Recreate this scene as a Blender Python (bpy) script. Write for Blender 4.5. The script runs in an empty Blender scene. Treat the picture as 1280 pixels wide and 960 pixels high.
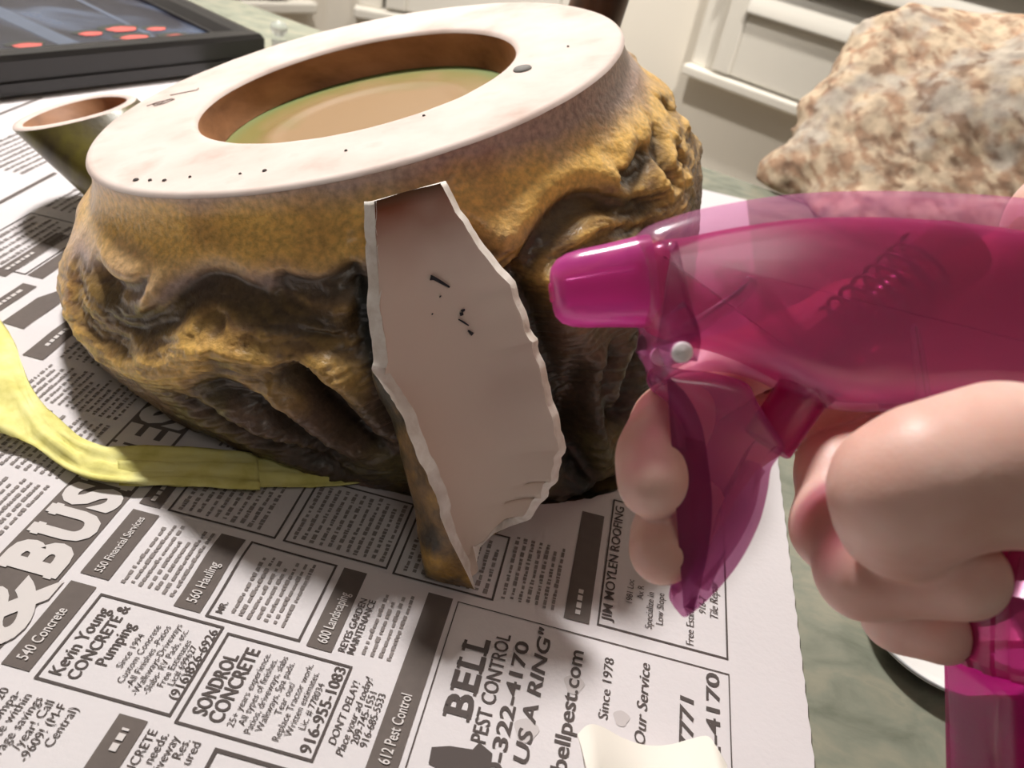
import bpy, math, random
import numpy as np
from mathutils import Vector, Matrix

# ------------------------------------------------------------------ camera, world, lights
scene = bpy.context.scene
col = scene.collection
HC = 0.22                                    # lens height above the table
RIGHT = Vector((0.96833814, 0.19241235, 0.15905573))
UP = Vector((-0.24115201, 0.55621721, 0.79527864))
FWD = Vector((-0.0645519, 0.80845525, -0.58500697))
EYE = Vector((0, 0, HC))
cam_data = bpy.data.cameras.new('camera')
cam = bpy.data.objects.new('camera', cam_data)
col.objects.link(cam)
cam.matrix_world = Matrix(((RIGHT.x, UP.x, -FWD.x, EYE.x), (RIGHT.y, UP.y, -FWD.y, EYE.y),
                           (RIGHT.z, UP.z, -FWD.z, EYE.z), (0, 0, 0, 1)))
cam_data.sensor_width = 36
cam_data.lens = 28.125
cam_data.clip_start = 0.01
cam_data.clip_end = 50
cam_data.dof.use_dof = True
cam_data.dof.focus_distance = 0.262
cam_data.dof.aperture_fstop = 16
scene.camera = cam

world = bpy.data.worlds.new('world')
scene.world = world
world.use_nodes = True
bg = world.node_tree.nodes['Background']
bg.inputs[0].default_value = (1.0, 0.95, 0.91, 1)
bg.inputs[1].default_value = 0.07

def area_light(name, loc, target, size, power, color):
    d = bpy.data.lights.new(name, 'AREA'); d.shape = 'DISK'; d.size = size; d.energy = power; d.color = color
    o = bpy.data.objects.new(name, d); col.objects.link(o); o.location = loc
    o.rotation_euler = (Vector(target) - Vector(loc)).to_track_quat('-Z', 'Y').to_euler()
    return o
def spot_light(name, loc, target, cone_deg, radius, power, color, blend=0.5):
    d = bpy.data.lights.new(name, 'SPOT'); d.energy = power; d.color = color; d.spot_size = math.radians(cone_deg); d.spot_blend = blend; d.shadow_soft_size = radius
    o = bpy.data.objects.new(name, d); col.objects.link(o); o.location = loc
    o.rotation_euler = (Vector(target) - Vector(loc)).to_track_quat('-Z', 'Y').to_euler()
# shaded pendant over the far left of the table, added spots brightening the window walls, added dim fill behind the camera
spot_light('pendant_lamp', (-0.55, 0.91, 1.14), (0.02, 0.28, 0), 78, 0.085, 104, (1.0, 0.97, 0.93))
spot_light('wall_fill_spot', (0.42, 0.78, 1.50), (0.36, 1.45, -0.05), 62, 0.05, 130, (1.0, 0.95, 0.88), 0.8)
spot_light('wall_fill_spot', (-0.42, 0.62, 1.50), (-0.52, 1.36, -0.05), 62, 0.05, 110, (1.0, 0.95, 0.88), 0.8)
area_light('front_fill_light', (0.35, -0.75, 1.52), (0.0, 0.5, 0), 0.35, 1.7, (1.0, 0.95, 0.88))

scene.view_settings.view_transform = 'Standard'
scene.view_settings.look = 'None'
scene.view_settings.gamma = 1
scene.view_settings.use_curve_mapping = False
scene.view_settings.exposure = 0.0

# ------------------------------------------------------------------ helpers
rng = np.random.default_rng(7)
random.seed(7)

def lin(c):
    c = c / 255.0
    return c / 12.92 if c <= 0.04045 else ((c + 0.055) / 1.055) ** 2.4
def S(r, g, b):
    return (lin(r), lin(g), lin(b), 1.0)
nR, nU, nF, nE = (np.array(v) for v in (RIGHT, UP, FWD, EYE))
def at(px, py, depth):
    """world point that stands `depth` in front of the lens"""
    return nE + depth * (nF + nR * (px - 640) / 1000.0 - nU * (py - 480) / 1000.0)
def atdist(px, py, dist):
    v = nF + nR * (px - 640) / 1000.0 - nU * (py - 480) / 1000.0
    return nE + v / np.linalg.norm(v) * dist
def onz(px, py, z=0.0):
    v = nF + nR * (px - 640) / 1000.0 - nU * (py - 480) / 1000.0
    return nE + v * ((z - HC) / v[2])

def mesh(name, verts, faces, mat, parent=None, smooth=True, colors=None):
    me = bpy.data.meshes.new(name)
    me.from_pydata([tuple(map(float, v)) for v in verts], [], [tuple(map(int, f)) for f in faces])
    if smooth:
        me.polygons.foreach_set('use_smooth', [True] * len(me.polygons))
    if colors is not None:
        at_ = me.color_attributes.new('glaze', 'FLOAT_COLOR', 'POINT')
        at_.data.foreach_set('color', np.asarray(colors, dtype=np.float32).ravel())
    me.materials.append(mat)
    me.update()
    o = bpy.data.objects.new(name, me)
    col.objects.link(o)
    if parent is not None:
        o.parent = parent
        o.matrix_parent_inverse = Matrix.Translation(-parent.location)
    return o
def tag(o, label=None, cat=None, group=None, kind=None):
    if label: o['label'] = label
    if cat: o['category'] = cat
    if group: o['group'] = group
    if kind: o['kind'] = kind
    return o
def thing(name, loc, label, cat, group=None):
    o = bpy.data.objects.new(name, None); col.objects.link(o); o.location = tuple(map(float, loc))
    o.empty_display_size = 0.02
    return tag(o, label, cat, group)

def grid_faces(nu, nv, wrap_u=False, flip=False):
    f = []
    for i in range(nu if wrap_u else nu - 1):
        for j in range(nv - 1):
            a = i * nv + j; b = ((i + 1) % nu) * nv + j
            q = (a, b, b + 1, a + 1)
            f.append(q[::-1] if flip else q)
    return f
def box(c, ax, ay, az):
    """verts/faces of a box: centre + three half vectors"""
    c, ax, ay, az = (np.array(v, float) for v in (c, ax, ay, az))
    v = [c + sx * ax + sy * ay + sz * az for sx in (-1, 1) for sy in (-1, 1) for sz in (-1, 1)]
    f = [(0, 1, 3, 2), (4, 6, 7, 5), (0, 4, 5, 1), (2, 3, 7, 6), (0, 2, 6, 4), (1, 5, 7, 3)]
    return v, f
def add_bevel(o, w, seg=2):
    m = o.modifiers.new('bevel', 'BEVEL'); m.width = w; m.segments = seg; m.limit_method = 'ANGLE'
    return o
def join(parts):
    V, F = [], []
    for v, f in parts:
        k = len(V); V.extend(v); F.extend([tuple(i + k for i in q) for q in f])
    return V, F
def tube(path, radii, n=12, caps=True):
    path = [np.array(p, float) for p in path]
    if np.isscalar(radii): radii = [radii] * len(path)
    V, F = [], []
    t0 = path[1] - path[0]; ref = np.array([0, 0, 1.0]) if abs(t0[2]) < 0.8 * np.linalg.norm(t0) else np.array([1.0, 0, 0])
    u = np.cross(t0, ref); u /= np.linalg.norm(u)
    for i, p in enumerate(path):
        t = path[min(i + 1, len(path) - 1)] - path[max(i - 1, 0)]; t = t / np.linalg.norm(t)
        u = u - t * (u @ t); u /= np.linalg.norm(u); w = np.cross(t, u)
        for k in range(n):
            a = 2 * math.pi * k / n
            V.append(p + radii[i] * (math.cos(a) * u + math.sin(a) * w))
    for i in range(len(path) - 1):
        for k in range(n):
            k2 = (k + 1) % n
            F.append((i * n + k, i * n + k2, (i + 1) * n + k2, (i + 1) * n + k))
    if caps:
        F.append(tuple(range(n))[::-1]); F.append(tuple((len(path) - 1) * n + k for k in range(n)))
    return V, F
def lathe(profile, origin, ax_r1, ax_r2, ax, n=48, squash=None):
    """profile: list of (along, radius); revolved about ax"""
    origin, ax_r1, ax_r2, ax = (np.array(v, float) for v in (origin, ax_r1, ax_r2, ax))
    V, F = [], []
    for a, r in profile:
        for k in range(n):
            t = 2 * math.pi * k / n
            rr = r * (squash(t) if squash else 1)
            V.append(origin + ax * a + rr * (math.cos(t) * ax_r1 + math.sin(t) * ax_r2))
    m = len(profile)
    for i in range(m - 1):
        for k in range(n):
            k2 = (k + 1) % n
            F.append((i * n + k, i * n + k2, (i + 1) * n + k2, (i + 1) * n + k))
    return V, F
def catmull(pts, n, closed=False):
    pts = np.array(pts, float); m = len(pts); out = []
    segs = m if closed else m - 1
    for s in np.linspace(0, segs, n, endpoint=not closed):
        i = min(int(s), segs - 1); t = s - i
        g = (lambda k: pts[k % m]) if closed else (lambda k: pts[min(max(k, 0), m - 1)])
        p0, p1, p2, p3 = g(i - 1), g(i), g(i + 1), g(i + 2)
        out.append(0.5 * ((2 * p1) + (-p0 + p2) * t + (2 * p0 - 5 * p1 + 4 * p2 - p3) * t * t + (-p0 + 3 * p1 - 3 * p2 + p3) * t ** 3))
    return np.array(out)

# value noise
_perm = rng.random((64, 64, 64)).astype(np.float32)
def vnoise(p):
    p = np.asarray(p, float); i = np.floor(p).astype(int); f = p - i; f = f * f * (3 - 2 * f); i &= 63; j = (i + 1) & 63
    x0, y0, z0 = i[..., 0], i[..., 1], i[..., 2]; x1, y1, z1 = j[..., 0], j[..., 1], j[..., 2]
    fx, fy, fz = f[..., 0], f[..., 1], f[..., 2]
    c00 = _perm[x0, y0, z0] * (1 - fx) + _perm[x1, y0, z0] * fx; c10 = _perm[x0, y1, z0] * (1 - fx) + _perm[x1, y1, z0] * fx
    c01 = _perm[x0, y0, z1] * (1 - fx) + _perm[x1, y0, z1] * fx; c11 = _perm[x0, y1, z1] * (1 - fx) + _perm[x1, y1, z1] * fx
    return (c00 * (1 - fy) + c10 * fy) * (1 - fz) + (c01 * (1 - fy) + c11 * fy) * fz
def fbm(p, o=4):
    p = np.asarray(p, float); s = 0; a = 0.5; t = 0
    for k in range(o):
        s = s + a * vnoise(p + 17.3 * k); t += a; p = p * 2.03; a *= 0.5
    return s / t

def surface_nets(F, org, h):
    s = F < 0
    nx, ny, nz = F.shape
    c = np.zeros((nx - 1, ny - 1, nz - 1), int)
    offs = [(i, j, k) for i in (0, 1) for j in (0, 1) for k in (0, 1)]
    sl = lambda A, o: A[o[0]:nx - 1 + o[0], o[1]:ny - 1 + o[1], o[2]:nz - 1 + o[2]]
    for o in offs: c += sl(s, o)
    mask = (c > 0) & (c < 8)
    ii = np.argwhere(mask); idx = -np.ones(mask.shape, int); idx[mask] = np.arange(len(ii))
    acc = np.zeros((len(ii), 3)); cnt = np.zeros(len(ii))
    for a in offs:
        for ax in range(3):
            if a[ax] == 0:
                b = list(a); b[ax] = 1
                fa = F[ii[:, 0] + a[0], ii[:, 1] + a[1], ii[:, 2] + a[2]]; fb = F[ii[:, 0] + b[0], ii[:, 1] + b[1], ii[:, 2] + b[2]]
                m = (fa < 0) != (fb < 0)
                t = np.where(m, fa / np.where(m, fa - fb, 1), 0)
                p = np.tile(np.array(a, float), (len(ii), 1)); p[:, ax] += t
                acc[m] += p[m]; cnt[m] += 1
    V = (ii + acc / cnt[:, None]) * h + np.array(org)
    faces = []
    for ax in range(3):
        u, v = (ax + 1) % 3, (ax + 2) % 3
        A = [slice(None)] * 3; B = [slice(None)] * 3
        A[ax] = slice(0, -1); B[ax] = slice(1, None)
        m = s[tuple(A)] != s[tuple(B)]
        for e in np.argwhere(m):
            if e[u] == 0 or e[v] == 0 or e[u] >= F.shape[u] - 1 or e[v] >= F.shape[v] - 1: continue
            q = []
            for du, dv in ((-1, -1), (0, -1), (0, 0), (-1, 0)):
                k = e.copy(); k[u] += du; k[v] += dv; q.append(idx[tuple(k)])
            faces.append(q if s[tuple(e)] else q[::-1])
    return V, faces
def smooth_verts(V, faces, it=2, lam=0.5):
    V = np.array(V); Fq = np.array(faces)
    for _ in range(it):
        acc = np.zeros_like(V); cnt = np.zeros(len(V))
        for a, b in ((0, 1), (1, 2), (2, 3), (3, 0)):
            np.add.at(acc, Fq[:, a], V[Fq[:, b]]); np.add.at(acc, Fq[:, b], V[Fq[:, a]])
            np.add.at(cnt, Fq[:, a], 1); np.add.at(cnt, Fq[:, b], 1)
        V = V + lam * (acc / np.maximum(cnt, 1)[:, None] - V)
    return V
def cone(p, a, b, r1, r2):
    a = np.array(a, float); b = np.array(b, float); d = b - a
    t = np.clip(((p - a) @ d) / (d @ d), 0, 1)
    return np.linalg.norm(p - a - t[..., None] * d, axis=-1) - (r1 + (r2 - r1) * t)
def smin(a, b, k):
    h = np.clip(0.5 + 0.5 * (b - a) / k, 0, 1)
    return b + (a - b) * h - k * h * (1 - h)

# ------------------------------------------------------------------ materials
def new_mat(name):
    m = bpy.data.materials.new(name); m.use_nodes = True
    nt = m.node_tree; bs = nt.nodes['Principled BSDF']
    return m, nt, bs
def N(nt, kind, **kw):
    n = nt.nodes.new(kind)
    for k, v in kw.items(): setattr(n, k, v)
    return n
def plain(name, c, rough=0.5, spec=0.5, bump=0.0, bscale=200.0, var=0.0, vscale=30.0, metallic=0.0, coat=0.0):
    m, nt, bs = new_mat(name)
    bs.inputs['Base Color'].default_value = c; bs.inputs['Roughness'].default_value = rough
    bs.inputs['Specular IOR Level'].default_value = spec; bs.inputs['Metallic'].default_value = metallic
    bs.inputs['Coat Weight'].default_value = coat
    tc = N(nt, 'ShaderNodeTexCoord')
    if var > 0:
        no = N(nt, 'ShaderNodeTexNoise'); no.inputs['Scale'].default_value = vscale; no.inputs['Detail'].default_value = 5
        nt.links.new(tc.outputs['Object'], no.inputs['Vector'])
        mx = N(nt, 'ShaderNodeMix', data_type='RGBA')
        mx.inputs[6].default_value = tuple(x * (1 - var) for x in c[:3]) + (1,)
        mx.inputs[7].default_value = tuple(min(1, x * (1 + var)) for x in c[:3]) + (1,)
        nt.links.new(no.outputs['Fac'], mx.inputs[0]); nt.links.new(mx.outputs[2], bs.inputs['Base Color'])
    if bump > 0:
        n2 = N(nt, 'ShaderNodeTexNoise'); n2.inputs['Scale'].default_value = bscale; n2.inputs['Detail'].default_value = 4
        nt.links.new(tc.outputs['Object'], n2.inputs['Vector'])
        b = N(nt, 'ShaderNodeBump'); b.inputs['Strength'].default_value = bump; b.inputs['Distance'].default_value = 0.001
        nt.links.new(n2.outputs['Fac'], b.inputs['Height']); nt.links.new(b.outputs['Normal'], bs.inputs['Normal'])
    return m
def ramp_mat(name, stops, scale, vec_scale=(1, 1, 1), rough=0.6, bump=0.3, distortion=0.0, detail=6, rough_noise=0.55, bdist=0.002):
    m, nt, bs = new_mat(name)
    tc = N(nt, 'ShaderNodeTexCoord'); mp = N(nt, 'ShaderNodeMapping'); mp.inputs['Scale'].default_value = vec_scale
    no = N(nt, 'ShaderNodeTexNoise'); no.inputs['Scale'].default_value = scale; no.inputs['Detail'].default_value = detail
    no.inputs['Distortion'].default_value = distortion; no.inputs['Roughness'].default_value = rough_noise
    cr = N(nt, 'ShaderNodeValToRGB')
    while len(cr.color_ramp.elements) < len(stops): cr.color_ramp.elements.new(0.5)
    for e, (p, c) in zip(cr.color_ramp.elements, stops): e.position = p; e.color = c
    nt.links.new(tc.outputs['Object'], mp.inputs[0]); nt.links.new(mp.outputs[0], no.inputs['Vector'])
    nt.links.new(no.outputs['Fac'], cr.inputs[0]); nt.links.new(cr.outputs[0], bs.inputs['Base Color'])
    b = N(nt, 'ShaderNodeBump'); b.inputs['Strength'].default_value = bump; b.inputs['Distance'].default_value = bdist
    nt.links.new(no.outputs['Fac'], b.inputs['Height']); nt.links.new(b.outputs['Normal'], bs.inputs['Normal'])
    bs.inputs['Roughness'].default_value = rough
    return m
def glaze_mat(name, rough=0.38, bump=0.5, grain=(260, 30), coat=0.2, sparkle=True):
    """colour from the per-vertex glaze, fine combed relief"""
    m, nt, bs = new_mat(name)
    a = N(nt, 'ShaderNodeAttribute'); a.attribute_name = 'glaze'
    tc = N(nt, 'ShaderNodeTexCoord')
    no = N(nt, 'ShaderNodeTexNoise'); no.inputs['Scale'].default_value = grain[0]; no.inputs['Detail'].default_value = 4
    nt.links.new(tc.outputs['Object'], no.inputs['Vector'])
    hs = N(nt, 'ShaderNodeMix', data_type='RGBA', blend_type='MULTIPLY'); hs.inputs[0].default_value = 0.55
    cr = N(nt, 'ShaderNodeValToRGB'); cr.color_ramp.elements[0].position = 0.3; cr.color_ramp.elements[0].color = (0.45, 0.42, 0.4, 1)
    cr.color_ramp.elements[1].position = 0.65; cr.color_ramp.elements[1].color = (1.25, 1.22, 1.15, 1)
    nt.links.new(no.outputs['Fac'], cr.inputs[0]); nt.links.new(a.outputs['Color'], hs.inputs[6]); nt.links.new(cr.outputs[0], hs.inputs[7])
    nt.links.new(hs.outputs[2], bs.inputs['Base Color'])
    b = N(nt, 'ShaderNodeBump'); b.inputs['Strength'].default_value = bump; b.inputs['Distance'].default_value = 0.0012
    nt.links.new(no.outputs['Fac'], b.inputs['Height']); nt.links.new(b.outputs['Normal'], bs.inputs['Normal'])
    bs.inputs['Roughness'].default_value = rough; bs.inputs['Coat Weight'].default_value = coat; bs.inputs['Coat Roughness'].default_value = 0.2
    return m
def plastic(name, tint, body, fac, rough=0.22):
    """tinted see-through plastic: part clear, part milky, glossy skin"""
    m, nt, bs = new_mat(name)
    out = nt.nodes['Material Output']
    tr = N(nt, 'ShaderNodeBsdfTransparent'); tr.inputs[0].default_value = tint
    tl = N(nt, 'ShaderNodeBsdfTranslucent'); tl.inputs[0].default_value = body
    bs.inputs['Base Color'].default_value = body; bs.inputs['Roughness'].default_value = rough
    m1 = N(nt, 'ShaderNodeMixShader'); m1.inputs[0].default_value = 0.45
    nt.links.new(bs.outputs[0], m1.inputs[1]); nt.links.new(tl.outputs[0], m1.inputs[2])
    m2 = N(nt, 'ShaderNodeMixShader'); m2.inputs[0].default_value = fac
    nt.links.new(tr.outputs[0], m2.inputs[1]); nt.links.new(m1.outputs[0], m2.inputs[2])
    gl = N(nt, 'ShaderNodeBsdfGlossy'); gl.inputs['Roughness'].default_value = 0.18
    m3 = N(nt, 'ShaderNodeMixShader'); m3.inputs[0].default_value = 0.045
    nt.links.new(m2.outputs[0], m3.inputs[1]); nt.links.new(gl.outputs[0], m3.inputs[2])
    nt.links.new(m3.outputs[0], out.inputs['Surface'])
    return m

M = {}
M['wall'] = plain('wall_paint', S(230, 223, 211), 0.7, 0.2, 0.05, 60)
M['trim'] = plain('white_trim', S(236, 231, 221), 0.4, 0.4)
M['floor'] = plain('floor_tile', S(160, 146, 128), 0.5, var=0.15, vscale=6)
M['ceiling'] = plain('ceiling_paint', S(235, 230, 222), 0.8)
M['dark'] = plain('dark_gap', S(60, 52, 45), 0.6)
M['table'] = ramp_mat('mottled_green_grey_top', [(0.30, S(112, 116, 102)), (0.48, S(136, 139, 124)), (0.62, S(152, 150, 132)), (0.75, S(128, 134, 122))], 40,
                      (1.0, 1.7, 1), rough=0.22, bump=0.02, distortion=0.35)
M['table_edge'] = plain('green_edge', S(150, 175, 158), 0.15)
M['paper'] = plain('newsprint', S(220, 214, 216), 0.85, 0.15, 0.12, 500, 0.03, 40)
M['ink'] = plain('black_ink', S(92, 84, 82), 0.85, 0.1)
M['ink_grey'] = plain('grey_ink', S(140, 132, 130), 0.85, 0.1)
M['bar_and_shadow_ink'] = plain('bar_and_shadow_ink', S(110, 101, 97), 0.85, 0.1, var=0.12, vscale=300)
M['paper_print'] = plain('knocked_out_print', S(215, 208, 206), 0.85, 0.1)

# ------------------------------------------------------------------ the room
# window walls meet in a shallow bay behind the table
def wall_seg(name, p, q, nrm, zlo=-0.74, zhi=1.62, t=0.05):
    p = np.array(p + (0,), float); q = np.array(q + (0,), float); nn = np.array(nrm + (0,), float)
    c = (p + q) / 2 - nn * t / 2; c[2] = (zlo + zhi) / 2
    v, f = box(c, (q - p) / 2, nn * t / 2, (0, 0, (zhi - zlo) / 2))
    return tag(mesh(name, v, f, M['wall'], smooth=False), kind='structure')
d1 = np.array([0.66, 0.751]); d2 = np.array([0.978, 0.208]); d3 = np.array([0.857, -0.515])
n1 = np.array([0.751, -0.66]); n2 = np.array([0.208, -0.978]); n3 = np.array([-0.515, -0.857])
PROJ = 0.034
s1 = np.array([-0.534, 1.326]); s2 = np.array([-0.484, 1.350]); s3 = np.array([0.062, 1.461])
w1 = s1 - n1 * PROJ; w2 = s2 - n2 * PROJ; w3 = s3 - n3 * PROJ
def isect(p, d, q, e):
    t = np.linalg.solve(np.array([d, -e]).T, q - p); return p + d * t[0]
c12 = isect(w1, d1, w2, d2); c23 = isect(w2, d2, w3, d3)
e1_ = w1 - d1 * 1.6; e3_ = w3 + d3 * 1.9
wall_seg('wall_left', tuple(e1_), tuple(c12), tuple(n1))
wall_seg('wall_back', tuple(c12), tuple(c23), tuple(n2))
wall_seg('wall_right', tuple(c23), tuple(e3_), tuple(n3))
v, f = box((0, 0.2, -0.765), (2.6, 0, 0), (0, 2.2, 0), (0, 0, 0.02)); tag(mesh('floor', v, f, M['floor'], smooth=False), kind='structure')
v, f = box((0, 0.2, 1.65), (2.6, 0, 0), (0, 2.2, 0), (0, 0, 0.02)); tag(mesh('ceiling', v, f, M['ceiling'], smooth=False), kind='structure')

def window(name, w, d, nr, s_from, s_to, zs=-0.10, pan=None):
    """sill, casing and a louvred shutter standing on a wall; w = wall point, d along, nr into the room"""
    d3_ = np.array([d[0], d[1], 0]); n3_ = np.array([nr[0], nr[1], 0]); Z = np.array([0, 0, 1.0])
    W = np.array([w[0], w[1], 0])
    L = s_to - s_from; mid = (s_from + s_to) / 2
    def bx(nm, s0, s1_, z0, z1, t0, t1, mat, parent, bev=0.003):
        c = W + d3_ * (s0 + s1_) / 2 + n3_ * (t0 + t1) / 2 + Z * (z0 + z1) / 2
        v, f = box(c, d3_ * (s1_ - s0) / 2, n3_ * (t1 - t0) / 2, Z * (z1 - z0) / 2)
        return add_bevel(mesh(nm, v, f, mat, parent, smooth=False), bev)
    root = bpy.data.objects.new(name, None); col.objects.link(root); root.location = tuple(W + d3_ * mid + Z * zs)
    tag(root, kind='structure')
    bx('window_sill', s_from, s_to, zs - 0.014, zs + 0.004, 0.0, PROJ, M['trim'], root, 0.004)
    cw = 0.045
    bx('casing', s_from + 0.004, s_from + cw, zs + 0.004, zs + 0.9, 0, 0.016, M['trim'], root)
    bx('casing', s_to - cw, s_to - 0.004, zs + 0.004, zs + 0.9, 0, 0.016, M['trim'], root)
    bx('window_gap', s_from + cw, s_to - cw, zs + 0.004, zs + 0.9, 0, 0.002, M['dark'], root, 0)
    a, b = s_from + cw + 0.006, s_to - cw - 0.006
    sh = bx('shutter_stile', a, a + 0.034, zs + 0.008, zs + 0.88, 0.004, 0.03, M['trim'], root)
    bx('shutter_stile', b - 0.034, b, zs + 0.008, zs + 0.88, 0.004, 0.03, M['trim'], root)
    bx('bottom_rail', a + 0.034, b - 0.034, zs + 0.008, zs + 0.105, 0.006, 0.026, M['trim'], root)
    for k in range(2):
        bx('hinge', a - 0.005, a + 0.002, zs + 0.14 + 0.4 * k, zs + 0.19 + 0.4 * k, 0.012, 0.034, M['dark'], root, 0.001)
    z = zs + 0.105
    first = None
    for k in range(12):
        if first is None:
            ang = math.radians(62); prof = []
            for j in range(12):
                t = 2 * math.pi * j / 12
                y_, z_ = 0.034 * math.cos(t), 0.0055 * math.sin(t)
                prof.append((y_ * math.cos(ang) - z_ * math.sin(ang), y_ * math.sin(ang) + z_ * math.cos(ang)))
            V, F = [], []
            for s_ in (a + 0.034, b - 0.034):
                for (t_, zz) in prof: V.append(W + d3_ * s_ + n3_ * (0.018 - t_) + Z * (z + 0.03 + zz))
            for j in range(12): F.append((j, (j + 1) % 12, 12 + (j + 1) % 12, 12 + j))
            F.append(tuple(range(12))); F.append(tuple(range(23, 11, -1)))
            first = mesh('louver', V, F, M['trim'], root)
        else:
            o = first.copy(); col.objects.link(o); o.parent = root; o.matrix_parent_inverse = first.matrix_parent_inverse
            o.location = (0, 0, 0.062 * k)
    return root
window('window_1', w1, d1, n1, -0.95, 0.0)
window('window_2', w2, d2, n2, 0.0, 0.42)
window('window_3', w3, d3, n3, 0.0, 0.95)

# ------------------------------------------------------------------ table
tbl = thing('dining_table', (-0.2, 0.15, -0.74), 'grey green mottled table top under the newspaper', 'table')
pts = catmull([(-0.95, 0.55), (-0.80, 0.90), (-0.60, 0.915), (-0.326, 0.817), (0.064, 0.671), (0.22, 0.61), (0.42, 0.50), (0.50, 0.36), (0.46, 0.10), (0.30, -0.30),
               (0.10, -0.50), (-0.30, -0.42), (-0.85, -0.20), (-1.0, 0.1)], 140, True)
V, F = [], []
for z, ins in ((-0.014, 0.001), (-0.012, 0.0), (-0.0015, 0.0), (0.0, 0.0015)):
    cen = pts.mean(0)
    for p in pts:
        q = p + (cen - p) / np.linalg.norm(cen - p) * ins; V.append((q[0], q[1], z))
n_ = len(pts)
for i in range(3):
    for k in range(n_): F.append((i * n_ + k, i * n_ + (k + 1) % n_, (i + 1) * n_ + (k + 1) % n_, (i + 1) * n_ + k))
F.append(tuple(3 * n_ + k for k in range(n_))); F.append(tuple(range(n_))[::-1])
mesh('table_top', V, F, M['table'], tbl, smooth=False)
for lx, ly in ((-0.7, 0.55), (0.25, 0.35), (-0.65, -0.1), (0.15, -0.2)):
    v, f = tube([(lx, ly, -0.742), (lx, ly, -0.4), (lx, ly, -0.013)], [0.018, 0.022, 0.028], 16)
    mesh('leg', v, f, M['dark'], tbl)

# ------------------------------------------------------------------ newspaper
U_ = HC                       # page distances below are in lens heights
def zpaper(x, y):
    x = np.asarray(x, float); y = np.asarray(y, float)
    z = 0.0010 + 0.00022 * np.sin(x * 38 + 1.3 * np.sin(y * 21)) * np.sin(y * 33 + 0.6)
    z = z + 0.0016 * np.exp(-(((x + 0.098) / 0.016) ** 2 + ((y - 0.165) / 0.010) ** 2))
    z = z + 0.0012 * np.exp(-((y - 0.232 + 0.2 * (x + 0.1)) / 0.008) ** 2) * np.exp(-((x + 0.16) / 0.07) ** 2)
    return z + 0.0004
news = thing('newspaper', (-0.2, 0.25, 0), 'open newspaper page of printed classified ads spread under the planter', 'newspaper')
X0, X1, Y0, Y1 = -0.62, 0.457 * U_, -0.06, 2.78 * U_
nx, ny = 150, 150
V = []
for i in range(nx):
    for j in range(ny):
        x = X0 + (X1 - X0) * i / (nx - 1); y = Y0 + (Y1 - Y0) * j / (ny - 1)
        if i == nx - 1: x += 0.0004 * (j % 2)
        V.append((x, y, float(zpaper(x, y))))
sheet = mesh('sheet', V, grid_faces(nx, ny), M['paper'], news)

PR = 0.00028
def strip(x0, x1, y0, y1, lift=PR, step=0.006):
    a = max(2, int(abs(x1 - x0) / step) + 2); b = max(2, int(abs(y1 - y0) / step) + 2)
    V = []
    for i in range(a):
        for j in range(b):
            x = x0 + (x1 - x0) * i / (a - 1); y = y0 + (y1 - y0) * j / (b - 1)
            V.append((x, y, float(zpaper(x, y)) + lift))
    return V, grid_faces(a, b)
def ustrip(x0, x1, y0, y1, lift=PR): return strip(x0 * U_, x1 * U_, y0 * U_, y1 * U_, lift)
def frame_strips(x0, x1, y0, y1, w):
    return join([ustrip(x0, x1, y0, y0 + w), ustrip(x0, x1, y1 - w, y1), ustrip(x0, x0 + w, y0, y1), ustrip(x1 - w, x1, y0, y1)])

TEXTS = []                    # (string, bold, shear) -> geometry, made in one go
def glyphs(s, bold=0.0, shear=0.0):
    cu = bpy.data.curves.new('t', 'FONT'); cu.body = s; cu.size = 1.0; cu.offset = bold; cu.shear = shear; cu.resolution_u = 3
    cu.fill_mode = 'FRONT'
    o = bpy.data.objects.new('t', cu); col.objects.link(o)
    return o
def queue(dst, s, xbase, y0, y1, cap, bold=0.0, shear=0.0, lift=PR, align='fit', uwidth=None):
    TEXTS.append([dst, s, xbase, y0, y1, cap, lift, align, glyphs(s, bold, shear)])
def flush_texts():
    ref = glyphs('H')
    bpy.context.view_layer.update()
    dg = bpy.context.evaluated_depsgraph_get()
    def geo(o):
        me = bpy.data.meshes.new_from_object(o.evaluated_get(dg))
        v = np.array([tuple(x.co) for x in me.vertices]); fs = [tuple(p.vertices) for p in me.polygons]
        bpy.data.meshes.remove(me); return v, fs
    hv, _ = geo(ref); caph = hv[:, 1].max()
    for dst, s, xb, y0, y1, cap, lift, align, o in TEXTS:
        v, fs = geo(o)
        if len(v) == 0: continue
        w0, w1_ = v[:, 0].min(), v[:, 0].max()
        sy = cap / caph
        if align == 'fit': sx = (y1 - y0) / (w1_ - w0); ys = y0
        else:
            sx = min(sy * 0.95, (y1 - y0) / (w1_ - w0)); wd = (w1_ - w0) * sx
            ys = {'c': (y0 + y1) / 2 - wd / 2, 'l': y0, 'r': y1 - wd}[align]
        X = (xb - v[:, 1] * sy) * U_; Y = (ys + (v[:, 0] - w0) * sx) * U_
        Z = zpaper(X, Y) + lift
        dst.append((list(zip(X, Y, Z)), fs))
    for t in TEXTS + [[ref]]:
        o = t[-1]; cu = o.data; bpy.data.objects.remove(o); bpy.data.curves.remove(cu)

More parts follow.
